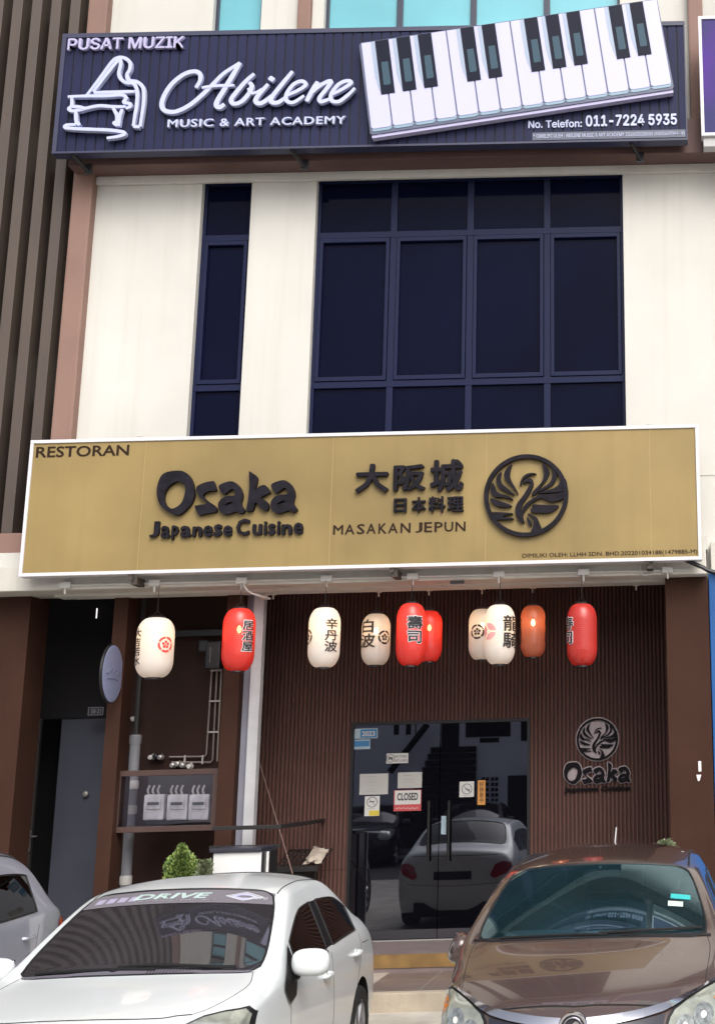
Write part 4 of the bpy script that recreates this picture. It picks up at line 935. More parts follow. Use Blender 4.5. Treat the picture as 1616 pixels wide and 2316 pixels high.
o, p, q = note('door_sticker', 997, 1845.5, 1008.5, 1887, PALB, 'thin upright pale sticker between the two door handles', 'sticker'); bars(o, 999, 1848, 1007, 1884, 8, INKG, 8)
p = at(1582, 1745, 13.7); b = MB(); b.box(p.x-.018, p.x+.012, -.128, -.121, p.z-.0, p.z+.10, .004); b.prism([(p.x-.04, p.z-.03), (p.x+.01, p.z-.03), (p.x-.01, p.z-.09), (p.x-.025, p.z-.09)], -.130, -.121); tag(b.build('wall_hook', WHITE), 'small white fitting stuck on the brown right column', 'fitting')

# ---------------------------------------------------------------- plants
def foliage(name, c, hgt, rx, n, leaf, cols, shape_, seed, parent):
    r = random.Random(seed); bms = [bmesh.new() for _ in cols]
    for i in range(n):
        t = r.random(); rr = shape_(t)*rx*(.55+.45*r.random()**.5)*(1+.25*math.sin(9*t*PI+seed)*r.random()); a = r.uniform(0, 2*PI)
        p = Vector((c[0]+rr*math.cos(a), c[1]+rr*math.sin(a), c[2]+t*hgt+r.uniform(-.02, .02)))
        d = Vector((math.cos(a), math.sin(a), r.uniform(.2, 1.5))).normalized(); s = d.orthogonal().normalized(); s = Matrix.Rotation(r.uniform(0, 2*PI), 3, d) @ s
        l = leaf*r.uniform(.6, 1.3); k = min(len(cols)-1, int(r.random()*len(cols))); bm = bms[k]
        bm.faces.new([bm.verts.new(v) for v in (p, p+d*l*.5+s*l*.28, p+d*l, p+d*l*.5-s*l*.28)])
    for bm, col in zip(bms, cols):
        me = bpy.data.meshes.new(name); bm.to_mesh(me); bm.free(); link(name, me, col, parent)
LEAF = [mat('leaf_bright', (.36, .46, .14), .6), mat('leaf_mid', (.20, .30, .08), .6), mat('leaf_dark', (.06, .11, .03), .6)]
p = at(412, 1915, 13.25)
cn = empty('conifer_shrub', (p.x, p.y, .164), 'bright green cone shaped shrub behind the roof of the white car', 'plant')
foliage('crown', (p.x, p.y, .45), p.z-.45, .42, 17000, .034, LEAF, lambda t: (1-t)**.8*(1+.2*math.sin(17*t)), 2, cn)
m = MB(); m.lathe([(.14, .164), (.19, .45), (.20, .46), (.17, .46)], (p.x, p.y, 0), 24); m.build('pot', mat('terracotta', (.30, .12, .06), .7), cn, True)
m = MB(); m.tube([(p.x, p.y, .4), (p.x, p.y, p.z-.2)], [.02, .006], 8); m.build('trunk', DARKB, cn)
p = at(464, 1950, 13.1)
cn = empty('grey_shrub', (p.x, p.y, .164), 'small grey green shrub next to the bright cone shrub', 'plant')
LEAF2 = [mat('leaf_grey', (.20, .23, .14), .7), mat('leaf_olive', (.12, .15, .07), .7)]
foliage('crown', (p.x, p.y, .5), p.z-.5, .14, 1800, .045, LEAF2, lambda t: (1-t)**.6+.1, 5, cn)
m = MB(); m.lathe([(.10, .164), (.13, .5)], (p.x, p.y, 0), 20); m.build('pot', MATS['terracotta'], cn, True)
p = at(1503, 1907, 12.95)
cn = empty('grey_shrub', (p.x, p.y, .164), 'grey green bush peeking over the roof of the brown car', 'plant')
foliage('crown', (p.x, p.y, .6), p.z-.6+.0, .17, 2400, .05, LEAF2, lambda t: (1-t**3)**.6+.05, 8, cn)
m = MB(); m.box(p.x-.2, p.x+.2, p.y-.18, p.y+.18, .164, .6, .02); m.build('planter', MATS['terracotta'], cn)
# ---------------------------------------------------------------- cars
def paint(name, col, metal=0.0, rough=.35, coat=.9, flake=0):
    m = mat(name, col, rough, metal, .5, noise=(1.5, .03), coat=coat); return m
TYRE = mat('tyre_rubber', (.012, .012, .013), .8, noise=(30, .3)); RIM = mat('alloy_rim', (.42, .42, .44), .3, metal=.8); CHROME = mat('chrome', (.66, .66, .72), .12, metal=1.0)
BPL = mat('black_trim', (.008, .008, .009), .4); SEAM = mat('panel_gap', (.01, .01, .01), .9); CABIN = mat('cabin_dark', (.075, .074, .078), .7); SEATM = mat('seat_cloth', (.055, .053, .056), .85, noise=(20, .2)); LENS = mat('lamp_reflector', (.48, .50, .48), .12, metal=.85, noise=(30, .5))
LDARK = mat('lamp_dark', (.10, .10, .095), .25, metal=.4); LBULB = mat('lamp_glass', (.75, .75, .72), .1)
TAIL = mat('tail_lamp_red', (.40, .012, .012), .12, coat=.6); AMB = mat('amber_lens', (.75, .23, .03), .2, coat=.5)
HLG = mat('cloudy_lamp_cover', (.34, .36, .31), .10, metal=.25, coat=1.0, noise=(9, .45))
def build_car(P, name, pm, glass_ws, glass_side, label, loc, scale=1.0, mirrors=True, group=None):
    root = empty(name, (0, 0, 0), label, 'car', group)
    S = P['st']; fr = [0, .35, .68, .905, 1.0]; Wb = P['W']
    def plan(y):
        return float(np.interp(y, P['plan'][0], P['plan'][1]))*Wb
    bm = bmesh.new(); rings = []
    for i, (y, bow, zc, we, ze, wb, zb_) in enumerate(S):
        ring = [Vector((we*f, y+bow*f*f, zc+(ze-zc)*f**2.4)) for f in fr]
        ys = y+bow; wp = plan(ys); e = ring[-1]
        g = (ze-zb_) > .12
        k = .17 if g else .35
        ring.append(Vector((we+(wb-we)*k+(.012 if g else .008), ys, ze+(zb_-ze)*k)))
        ring.append(Vector((wb, ys, zb_)))
        ring.append(Vector((max(wb+.012, wp*.975), ys, zb_-.085)))
        ring.append(Vector((wp, ys, .60)))
        ring.append(Vector((wp*.992, ys, .37)))
        ring.append(Vector((wp*.955, ys, .21)))
        rings.append(ring)
    n = len(S)
    RV = [[bm.verts.new(v) for v in r] for r in rings]
    tagl = bm.faces.layers.int.new('m')
    def face(vs, t=0):
        f = bm.faces.new(vs); f[tagl] = t; f.material_index = t; return f
    ws0, ws1 = P['ws']; rw0, rw1 = P['rw']
    for i in range(n-1):
        for k in range(10):
            t = 0
            if ws0 <= i < ws1 and k < 3: t = 1
            if rw0 <= i < rw1 and k < 3: t = 2
            if k == 5 and i in P['glass']: t = 3
            if k == 5 and i in P['black']: t = 4
            face((RV[i][k], RV[i][k+1], RV[i+1][k+1], RV[i+1][k]), t)
    for cap, ri, sgn in ((P['front'], 0, 1), (P['rear'], n-1, -1)):
        rows = [RV[ri][0:5]]
        for r, (y, z) in enumerate(cap):
            cv = RV[ri][5+r].co
            cv.y += P['tuck'][r]*sgn
            rows.append([bm.verts.new((cv.x*f, y+(cv.y-y)*f**2.2, z+(cv.z-z)*f**2)) for f in fr[:4]]+[RV[ri][5+r]])
        for a, b in zip(rows, rows[1:]):
            for k in range(4): face((a[k], a[k+1], b[k+1], b[k]) if sgn < 0 else (b[k], b[k+1], a[k+1], a[k]), 0)
    cl = bm.edges.layers.float.new('crease_edge')
    def crease(a, b, v):
        e = bm.edges.get((a, b))
        if e: e[cl] = v
    for lo, hi in (P['ws'], P['rw']):
        for k in range(3):
            crease(RV[lo][k], RV[lo][k+1], .75 if lo == P['ws'][0] else .45); crease(RV[hi][k], RV[hi][k+1], .55)
        for i in range(lo, hi): crease(RV[i][3], RV[i+1][3], .55)
    for i in range(1, n-2): crease(RV[i][7], RV[i+1][7], .25); crease(RV[i][6], RV[i+1][6], .35)
    geom = bm.verts[:]+bm.edges[:]+bm.faces[:]
    d = bmesh.ops.duplicate(bm, geom=geom)['geom']
    for v in [q for q in d if isinstance(q, bmesh.types.BMVert)]: v.co.x *= -1
    bmesh.ops.reverse_faces(bm, faces=[q for q in d if isinstance(q, bmesh.types.BMFace)])
    bmesh.ops.remove_doubles(bm, verts=[v for v in bm.verts if abs(v.co.x) < 1e-5], dist=1e-4)
    bmesh.ops.recalc_face_normals(bm, faces=bm.faces[:])
    me = bpy.data.meshes.new('c'); bm.to_mesh(me); bm.free()
    for _ in range(5): me.materials.append(None)
    o = bpy.data.objects.new('c', me); COL.objects.link(o)
    sd_ = o.modifiers.new('s', 'SUBSURF'); sd_.levels = 3; sd_.render_levels = 3; sd_.subdivision_type = 'CATMULL_CLARK'
    bpy.context.view_layer.update()
    m2 = bpy.data.meshes.new_from_object(o.evaluated_get(bpy.context.evaluated_depsgraph_get()))
    bpy.data.objects.remove(o); bpy.data.meshes.remove(me)
    bm = bmesh.new(); bm.from_mesh(m2)
    bmesh.ops.recalc_face_normals(bm, faces=bm.faces[:])
    bvh = BVHTree.FromBMesh(bm)
    # wheel arches
    for wy in P['axles']:
        R = P['arch']
        kill = [f for f in bm.faces if all(abs(v.co.x) > .5 and math.hypot(v.co.y-wy, v.co.z-.30) < R for v in f.verts)]
        bmesh.ops.delete(bm, geom=kill, context='FACES')
        for v in bm.verts:
            if v.is_boundary and abs(v.co.x) > .5:
                q = math.hypot(v.co.y-wy, v.co.z-.30)
                if q < R*1.12 and v.co.z > .19: v.co.y = wy+(v.co.y-wy)/q*R; v.co.z = .30+(v.co.z-.30)/q*R
    # split into parts by material
    def take(idx, nm, mm):
        b2 = bmesh.new(); vm = {}
        for f in bm.faces:
            if f.material_index == idx:
                vs = []
                for v in f.verts:
                    if v.index not in vm: vm[v.index] = b2.verts.new(v.co)
                    vs.append(vm[v.index])
                g = b2.faces.new(vs); g.smooth = True
        return b2
    bm.verts.index_update()
    def finish(b2, nm, mm):
        me3 = bpy.data.meshes.new(nm); b2.to_mesh(me3); b2.free(); return link(nm, me3, mm, root, loc=(0, 0, 0))
    # one extra pass so paint normals are carried over the cut: keep paint in one mesh
    loops = []
    def outline(b2):
        es = [e for e in b2.edges if e.is_boundary]; adj = {}
        for e in es:
            for v in e.verts: adj.setdefault(v, []).append(e.other_vert(v))
        seen = set(); out = []
        for v in adj:
            if v in seen: continue
            lp = [v]; seen.add(v); cur = v
            while True:
                nx = [q for q in adj[cur] if q not in seen]
                if not nx: break
                cur = nx[0]; seen.add(cur); lp.append(cur)
            out.append([q.co.copy() for q in lp])
        return out
    finish(take(0, '', None), 'body', pm)
    seal = MB()
    for idx, nm, mm in ((1, 'windscreen', glass_ws), (2, 'rear_window', glass_side)):
        b2 = take(idx, nm, mm)
        for lp in outline(b2):
            seal.tube(lp, .008, 6, True)
        finish(b2, nm, mm)
    for idx, nm, mm in ((3, 'side_window', glass_side), (4, 'window_pillar', BPL)):
        b2 = take(idx, '', None); left = set(b2.faces)
        while left:
            st_ = [left.pop()]; comp = []
            while st_:
                f = st_.pop(); comp.append(f)
                for e in f.edges:
                    for g in e.link_faces:
                        if g in left: left.remove(g); st_.append(g)
            b3 = bmesh.new(); vm = {}
            for f in comp:
                for v in f.verts:
                    if v not in vm: vm[v] = b3.verts.new(v.co)
                b3.faces.new([vm[v] for v in f.verts]).smooth = True
            if idx == 3:
                for lp in outline(b3): seal.tube(lp, .007, 6, True)
            finish(b3, nm, mm)
        b2.free()
    seal.build('window_seal', BPL, root, True, loc=(0, 0, 0))
    bm.free()
    # projections onto the body
    def hit(p, d):
        r = bvh.ray_cast(Vector(p), Vector(d)); return r[0], r[1]
    def drape(poly, axis, off, nm, mm, step=.03, par=None, sub=True, thick=0):
        """outline given in front (x, z), side (y, z) or top (x, y) view laid on the body"""
        b3 = bmesh.new(); vs = [b3.verts.new((p[0], p[1], 0)) for p in poly]; b3.faces.new(vs)
        if sub:
            xs = [p[0] for p in poly]; ys = [p[1] for p in poly]
            for ax, (l, h) in enumerate(((min(xs), max(xs)), (min(ys), max(ys)))):
                k = max(1, int((h-l)/step))
                for q in np.linspace(l, h, k+1)[1:-1]:
                    pc = [0, 0, 0]; pc[ax] = q; pn_ = [0, 0, 0]; pn_[ax] = 1
                    bmesh.ops.bisect_plane(b3, geom=b3.verts[:]+b3.edges[:]+b3.faces[:], plane_co=pc, plane_no=pn_)
        bmesh.ops.triangulate(b3, faces=[f for f in b3.faces if len(f.verts) > 4])
        bad = []
        for v in b3.verts:
            a, c = v.co.x, v.co.y
            if axis == 'front': o_, d_ = (a, -3, c), (0, 1, 0)
            elif axis == 'back': o_, d_ = (a, 9, c), (0, -1, 0)
            elif axis == 'left': o_, d_ = (-3, a, c), (1, 0, 0)
            elif axis == 'right': o_, d_ = (3, a, c), (-1, 0, 0)
            else: o_, d_ = (a, c, 4), (0, 0, -1)
            l, nn = hit(o_, d_)
            if l is None: bad.append(v); continue
            v.co = l+nn*off*(1 if nn.dot(Vector(d_)) < 0 else -1)
        if bad: bmesh.ops.delete(b3, geom=bad, context='VERTS')
        bmesh.ops.recalc_face_normals(b3, faces=b3.faces[:])
        for f in b3.faces: f.smooth = True
        me3 = bpy.data.meshes.new(nm); b3.to_mesh(me3); b3.free()
        ob = link(nm, me3, mm, par or root, loc=(0, 0, 0))
        if thick:
            so_ = ob.modifiers.new('s', 'SOLIDIFY'); so_.thickness = thick; so_.offset = 0
        return ob
    def line(mb, pts, axis, r=.0024, off=-.0008, nseg=10):
        out = []
        for p in spline([Vector(q) for q in pts], nseg):
            if axis == 'right': o_, d_ = (3, p.x, p.y), (-1, 0, 0)
            elif axis == 'left': o_, d_ = (-3, p.x, p.y), (1, 0, 0)
            elif axis == 'front': o_, d_ = (p.x, -3, p.y), (0, 1, 0)
            elif axis == 'back': o_, d_ = (p.x, 9, p.y), (0, -1, 0)
            else: o_, d_ = (p.x, p.y, 4), (0, 0, -1)
            l, nn = hit(o_, d_)
            if l is not None: out.append(l+nn*off*(1 if nn.dot(Vector(d_)) < 0 else -1))
        if len(out) > 2: mb.tube(out, r, 6)
        return out
    P['detail'](root, drape, line, hit, pm)
    # wheels
    for wy in P['axles']:
        for s in (-1, 1):
            x = s*(Wb-.105); wr = P['wr']
            wh = empty('wheel', (x, wy, wr)); wh.parent = root
            m = MB(); m.lathe([(wr*.66, -.095), (wr*.93, -.10), (wr*.99, -.075), (wr, 0), (wr*.99, .075), (wr*.93, .10), (wr*.66, .095)], (0, 0, 0), 40, 'X', cap=False); m.build('tyre', TYRE, wh, True, loc=(0, 0, 0))
            m = MB(); m.lathe([(wr*.68, .09*s), (wr*.66, .06*s), (wr*.60, -.08*s)], (0, 0, 0), 36, 'X', cap=False); m.lathe([(.02, .075*s), (.05, .07*s), (.055, .04*s)], (0, 0, 0), 16, 'X')
            for k in range(7):
                a = 2*PI*k/7; c_, s_ = math.cos(a), math.sin(a)
                m.tube([(.06*s, .03*c_, .03*s_), (.066*s, wr*.64*c_, wr*.64*s_)], [.026, .02], 6)
            m.build('rim', RIM, wh, True, loc=(0, 0, 0))
    for wy in P['axles']:
        m = MB()
        for s in (-1, 1):
            A_ = [(wy+(P['arch'])*math.cos(a), .30+P['arch']*math.sin(a)) for a in np.linspace(-.25, PI+.25, 20)]
            m.grid([[(s*(Wb-.03), y, z) for y, z in A_], [(s*(Wb-.30), y, z) for y, z in A_]])
        m.build('wheel_well', SEAM, root, loc=(0, 0, 0))
    m = MB(); m.box(-Wb+.30, Wb-.30, .12, P['L']-.12, .17, .36); m.build('underbody', SEAM, root, loc=(0, 0, 0))
    # cabin
    cy, cz = S[ws0][0], S[ws0][2]
    m = MB(); m.box(-Wb+.14, Wb-.14, cy-.02, cy+.75, cz-.30, cz-.07, .05); m.box(.12, .62, cy+.30, cy+.62, cz-.11, cz-.02, .04) if False else None
    m.box(-.60, -.15, cy+.35, cy+.70, cz-.10, cz-.015, .035); m.box(-.14, .14, cy+.45, cy+.72, cz-.10, cz-.03, .02); m.build('dashboard', CABIN, root, True, loc=(0, 0, 0))
    sw = MB(); A_ = [(-.38+.185*math.cos(a), cy+.86-.06*math.sin(a), cz-.04+.175*math.sin(a)) for a in np.linspace(0, 2*PI, 28, endpoint=False)]; sw.tube(A_, .015, 8, True)
    for a in (0, PI, -PI/2): sw.tube([(-.38, cy+.86, cz-.05), (-.38+.18*math.cos(a), cy+.86, cz-.04+.17*math.sin(a))], .014, 6)
    sw.build('steering_wheel', BPL, root, True, loc=(0, 0, 0))
    for xs in (-.37, .37):
        m = MB(); m.box(xs-.24, xs+.24, cy+1.25, cy+1.42, .45, cz+.12, .06); m.box(xs-.24, xs+.24, cy+.85, cy+1.35, .42, .56, .06); m.box(xs-.13, xs+.13, cy+1.33, cy+1.42, cz+.155, cz+.33, .04); m.tube([(xs-.06, cy+1.37, cz+.1), (xs-.06, cy+1.37, cz+.2)], .008, 6); m.tube([(xs+.06, cy+1.37, cz+.1), (xs+.06, cy+1.37, cz+.2)], .008, 6)
        m.build('front_seat', SEATM, root, True, loc=(0, 0, 0))
    m = MB(); m.box(-.64, .64, cy+2.1, cy+2.28, .45, cz+.02, .06); m.box(-.64, .64, cy+1.7, cy+2.2, .40, .52, .05)
    for xs in (-.36, .36): m.box(xs-.14, xs+.14, cy+2.15, cy+2.25, cz+.02, cz+.15, .04)
    m.build('rear_seat', SEATM, root, True, loc=(0, 0, 0))
    m = MB(); m.box(-Wb+.12, Wb-.12, cy+.1, P['L']-.5, .36, .40); m.build('cabin_floor', CABIN, root, loc=(0, 0, 0))
    # rear view mirror
    zr = S[ws1][2]; yr = S[ws1][0]
    m = MB(); m.box(-.12, .12, yr+.03, yr+.06, zr-.11, zr-.045, .02); m.tube([(0, yr+.03, zr-.05), (0, yr-.02, zr-.025)], .01, 6); m.build('inner_mirror', BPL, root, True, loc=(0, 0, 0))
    root.location = loc
    return root

def mirror_unit(root, s, c, size, pm, fold=False, name='wing_mirror'):
    """door mirror: rounded painted housing, dark arm and glass"""
    w_, h_, d_ = size
    mr = empty(name, c); mr.parent = root
    b = bmesh.new(); bmesh.ops.create_cube(b, size=1)
    bmesh.ops.subdivide_edges(b, edges=b.edges[:], cuts=3, use_grid_fill=True)
    for v in b.verts:
        x, y, z = v.co*2; q = lambda a, e: math.copysign(abs(a)**e, a)
        l = (abs(x)**3.2+abs(y)**2.6+abs(z)**3.2)**(1/3.0); x, y, z = x/l, y/l, z/l
        ft = .5-.5*y
        yy = y*d_/2 if y < 0 else y*d_*.32
        v.co = (x*w_/2*(1-.10*max(0, -y)), yy, z*h_/2*(1-.12*max(0, -y))-(.012 if s*x > 0 else -.006)*abs(x)*0)
    for f in b.faces: f.smooth = True
    me = bpy.data.meshes.new('housing'); b.to_mesh(me); b.free(); ob = link('housing', me, pm, mr, loc=(0, 0, 0))
    md = ob.modifiers.new('s', 'SUBSURF'); md.levels = 2; md.render_levels = 2
    m = MB(); m.box(-w_*.42, w_*.42, d_*.17, d_*.19, -h_*.38, h_*.38, .01); m.build('mirror_glass', CHROME, mr, loc=(0, 0, 0))
    m = MB(); m.tube([(-s*w_*.34, .01, -h_*.40), (-s*(w_*.55), .03, -h_*.62), (-s*(w_*.80), .05, -h_*.60)], [.030, .034, .045], 10); m.build('arm', BPL, mr, True, loc=(0, 0, 0))
    if fold: mr.rotation_euler = (0, 0, s*math.radians(fold))
    return mr
def wiper(mb, pts, hit, r=.009, off=.014):
    out = []
    for p in spline([Vector(q) for q in pts], 8):
        l, nn = hit((p.x, p.y, 4), (0, 0, -1))
        if l is not None: out.append(l+nn*off*(1 if nn.z > 0 else -1))
    if len(out) > 2: mb.tube(out, r, 6)

def sedan_detail(root, drape, line, hit, pm):
    W = .85
    sm = MB()
    for s in (-1, 1):
        sd_ = 'right' if s > 0 else 'left'
        # bonnet gap
        line(sm, [(s*.665, 1.20), (s*.70, 1.0), (s*.675, .78), (s*.62, .58), (s*.56, .47)], 'top')
        # door gaps
        line(sm, [(1.42, .86), (1.40, .70), (1.36, .50), (1.38, .30)], sd_); line(sm, [(2.50, .92), (2.49, .6), (2.47, .30)], sd_); line(sm, [(3.40, .94), (3.38, .80), (3.22, .62), (3.12, .42)], sd_)
        line(sm, [(1.40, .285), (2.4, .28), (3.1, .30)], sd_)
        line(sm, [(3.45, .87), (3.72, .86)], sd_, .003)
        # roof drip gap
        line(sm, [(s*.575, 1.98), (s*.565, 2.3), (s*.56, 2.8), (s*.575, 3.1)], 'top', .0045)
        for y, z in ((2.30, .80), (3.20, .825)):
            l, nn = hit((s*3, y, z), (-s, 0, 0))
            if l is None: continue
            m = MB(); m.tube(spline([(l.x-s*.004, y-.085, z), (l.x+s*.030, y-.06, z+.004), (l.x+s*.032, y+.05, z+.006), (l.x-s*.004, y+.085, z+.004)], 6), .013, 8); m.lathe([(.036, -.004), (.030, .002)], (l.x+s*.001, y, z), 20, 'X'); m.build('door_handle', pm, root, True, loc=(0, 0, 0))
        # lamps
        hl = [(s*x, z) for x, z in ((.50, .70), (.52, .775), (.56, .825), (.62, .848), (.70, .855), (.775, .852), (.80, .825), (.805, .76), (.79, .68), (.70, .63), (.58, .64))]
        h = drape(hl, 'front', .010, 'headlight', HLG, .025)
        drape([(s*x, z) for x, z in ((.49, .69), (.51, .78), (.553, .833), (.62, .857), (.70, .864), (.78, .861), (.81, .828), (.816, .758), (.80, .67), (.70, .62), (.575, .63))], 'front', .005, 'headlight_rim', BPL, .03, h)
        for cx, cz, r in ((.66, .75, .06), (.745, .765, .042), (.575, .73, .038)):
            [drape([(s*cx+r*q*math.cos(a), cz+r*q*math.sin(a)) for a in np.linspace(0, 2*PI, 20, endpoint=False)], 'front', .0118+.001*j, 'reflector', mm_, .03, h) for j, (q, mm_) in enumerate(((.95, LENS), (.28, LBULB)))]
        drape([(s*x, z) for x, z in ((.50, .70), (.56, .66), (.72, .72), (.78, .80), (.76, .86), (.66, .88), (.56, .84))], 'back', .008, 'tail_light', TAIL, .03)
        # mirror sail
        m = MB(); c = Vector((s*.80, 1.52, .94))
        mirror_unit(root, s, (s*.925, 1.47, .985), (.235, .165, .13), pm)
        drape([(1.27, .865), (1.30, .90), (1.44, 1.00), (1.55, 1.08), (1.57, .93), (1.50, .80), (1.36, .77)], sd_, .012, 'mirror_base', BPL, .04)
        fm_ = MB(); fm_.tube([(0, 0, 0), (0, 0, .001)], .001, 4); fm_.bm.free()
    line(sm, [(-.56, .47), (-.5, .43), (-.42, .37), (-.25, .32), (0, .30), (.25, .32), (.42, .37), (.5, .43), (.56, .47)], 'top', .0045)
    line(sm, [(-.60, .97), (0, .975), (.60, .97)], 'back', .004); line(sm, [(-.66, .60), (0, .58), (.66, .60)], 'back', .004)
    sm.build('panel_gap', SEAM, root, loc=(0, 0, 0))
    drape([(-.42, .60), (-.36, .52), (.36, .52), (.42, .60), (.40, .635), (-.40, .635)], 'front', .008, 'grille', BPL, .04)
    drape([(-.55, .40), (-.5, .28), (.5, .28), (.55, .40)], 'front', .008, 'lower_intake', BPL, .04)
    drape([(-.26, .42), (.26, .42), (.26, .53), (-.26, .53)], 'front', .02, 'number_plate', BPL, .06)
    drape([(-.26, .66), (.26, .66), (.26, .77), (-.26, .77)], 'back', .012, 'number_plate', BPL, .06)
    # cowl, wipers
    drape([(-.66, 1.20), (-.4, 1.148), (0, 1.125), (.4, 1.148), (.66, 1.20), (.655, 1.222), (.4, 1.178), (0, 1.16), (-.4, 1.178), (-.655, 1.222)], 'top', .006, 'cowl', mat('grey_cowl', (.13, .12, .15), .5), .05)
    wp = MB(); wiper(wp, [(-.58, 1.225), (-.3, 1.185), (0, 1.165), (.12, 1.162)], hit, .009, .011); wiper(wp, [(-.10, 1.185), (.15, 1.195), (.42, 1.205), (.56, 1.23)], hit, .010, .013)
    wp.lathe([(.03, 0), (.03, .02)], (-.12, 1.18, 1.0), 12); wp.build('wiper', BPL, root, True, loc=(0, 0, 0))
    vt = MB()
    for k in range(22): line(vt, [(.08+.018*k, 1.13+.0002*k*k), (.085+.018*k, 1.16+.0002*k*k)], 'top', .0025, .007, 3)
    vt.build('cowl_vent', BPL, root, loc=(0, 0, 0))
    # sun strip with lettering on the windscreen
    def wsmap(me, u0, v0, u1, v1, nm, mm, off):
        a, lo, hi = bounds(me); b3 = bmesh.new(); b3.from_mesh(me); bpy.data.meshes.remove(me)
        for v in b3.verts:
            x = u0+(v.co.x-lo[0])/(hi[0]-lo[0])*(u1-u0); yv = v0+(v.co.y-lo[1])/(hi[1]-lo[1])*(v1-v0)+.072*(abs(x)/.6)**2
            l, nn = hit((x, yv, 4), (0, 0, -1))
            v.co = (l+nn*off*(1 if nn.z > 0 else -1)) if l is not None else Vector((x, yv, 1.38))
        me3 = bpy.data.meshes.new(nm); b3.to_mesh(me3); b3.free(); link(nm, me3, mm, root, loc=(0, 0, 0))
    root['_ws'] = 1
    SEDAN['wsmap'] = wsmap; SEDAN['drape'] = drape; SEDAN['hit'] = hit; SEDAN['line'] = line
SEDAN = dict(L=4.30, W=.85, wr=.295, arch=.345, axles=(.82, 3.37), ws=(3, 5), rw=(10, 12), glass=(4, 5, 6, 8, 9, 10), black=(7,), detail=sedan_detail,
    plan=((.0, .2, .45, .9, 3.4, 3.9, 4.2, 4.3), (.80, .86, .955, 1.0, 1.0, .975, .90, .84)), tuck=(-.02, -.05, -.07, -.07, -.05, .0),
    front=((.05, .79), (.02, .70), (.0, .50), (.0, .40), (.03, .28), (.10, .20)), rear=((4.25, .98), (4.27, .88), (4.295, .70), (4.295, .55), (4.26, .38), (4.2, .26)),
    st=[(.10, .34, .845, .68, .815, .755, .775), (.32, .28, .895, .735, .865, .80, .82), (.70, .20, .945, .76, .915, .815, .85), (1.12, .13, .985, .795, .955, .82, .89), (1.52, .105, 1.20, .715, 1.16, .82, .905), (1.92, .08, 1.395, .635, 1.345, .815, .92), (2.10, .06, 1.42, .615, 1.365, .815, .925),
        (2.45, 0, 1.437, .60, 1.375, .81, .935), (2.54, 0, 1.437, .60, 1.375, .81, .937), (2.95, -.04, 1.415, .60, 1.35, .81, .95), (3.15, -.06, 1.41, .61, 1.335, .805, .955), (3.42, -.10, 1.29, .655, 1.215, .795, .965), (3.70, -.12, 1.13, .71, 1.06, .785, .97), (3.95, -.15, 1.085, .70, 1.03, .77, .955), (4.17, -.22, 1.06, .655, 1.0, .735, .935)])
WPAINT = paint('white_car_paint', (.68, .72, .735), 0, .3, .7)
SPAINT = paint('silver_car_paint', (.37, .385, .46), .35, .32, .8)
BPAINT = paint('brown_car_paint', (.105, .070, .063), .40, .25, 1.0)
WSG = glass('clear_windscreen', (.40, .40, .43), 1.52, .05, (.95, .94, .98), ((.26, .24, .27), .10))  # last argument: dusty grey haze painted onto the glass
TINT = glass('dark_tint', (.035, .033, .038), 1.5, .0)
BWS = glass('blue_windscreen', (.52, .80, .90), 1.50, .13, (.66, .90, 1.0), ((.14, .34, .42), .06))  # last argument: blue-green haze painted in for a pale sky reflection
white = build_car(SEDAN, 'white_sedan', WPAINT, WSG, TINT, 'white sedan with dark windows and a lettered sun strip parked nose out', (-3.19, -6.72, 0))
# sun strip
STRIP = mat('sun_strip_film', (.155, .142, .165), .45, coat=.1)
hit = SEDAN['hit']
g = MB(); rows = []
for v in np.linspace(0, 1, 6):
    rows.append([])
    for u in np.linspace(-1, 1, 25):
        x = u*(.568+.02*(1-v)); y = 1.770+.135*v+.070*(x/.6)**2
        l, nn = hit((x, y, 4), (0, 0, -1)); rows[-1].append(l+nn*.004*(1 if nn.z > 0 else -1))
g.grid(rows); g.build('sun_strip', STRIP, white, True, loc=(0, 0, 0))
WST = mat('pale_vinyl', (.55, .58, .60), .5); GST = mat('mint_vinyl', (.42, .54, .51), .5); LST = mat('lilac_vinyl', (.33, .31, .42), .5)
WM = SEDAN['wsmap']
WM(text_raw('DRIVE', .03, 0, 3, .25), -.28, 1.815, .20, 1.872, 'lettering', GST, .0055)
WM(text_raw('CAR ACCESSORIES & SPORTS SERVICE', .01, 0, 1), -.26, 1.793, .24, 1.804, 'lettering', WST, .0055)
for k in range(4):
    x = -.525+.072*k
    WM(curve_mesh([[(0, 0), (.8, 0), (1, 1), (.2, 1)]], 0), x, 1.805, x+.066, 1.855, 'vinyl_block', LST, .0055)
WM(curve_mesh([[(0, .5), (.5, 0), (1, .5), (.5, 1)], [(.08, .5), (.5, .08), (.92, .5), (.5, .92)]], 0), .285, 1.792, .52, 1.885, 'diamond_sticker', WST, .0058)
WM(curve_mesh([[(0, .5), (.5, 0), (1, .5), (.5, 1)]], 0), .31, 1.803, .495, 1.874, 'diamond_sticker', mat('pale_lilac_vinyl', (.42, .42, .60), .5), .005)
WM(text_raw('Zero', .02, 0, 2, .2), .43, 1.812, .545, 1.846, 'lettering', WST, .0065)
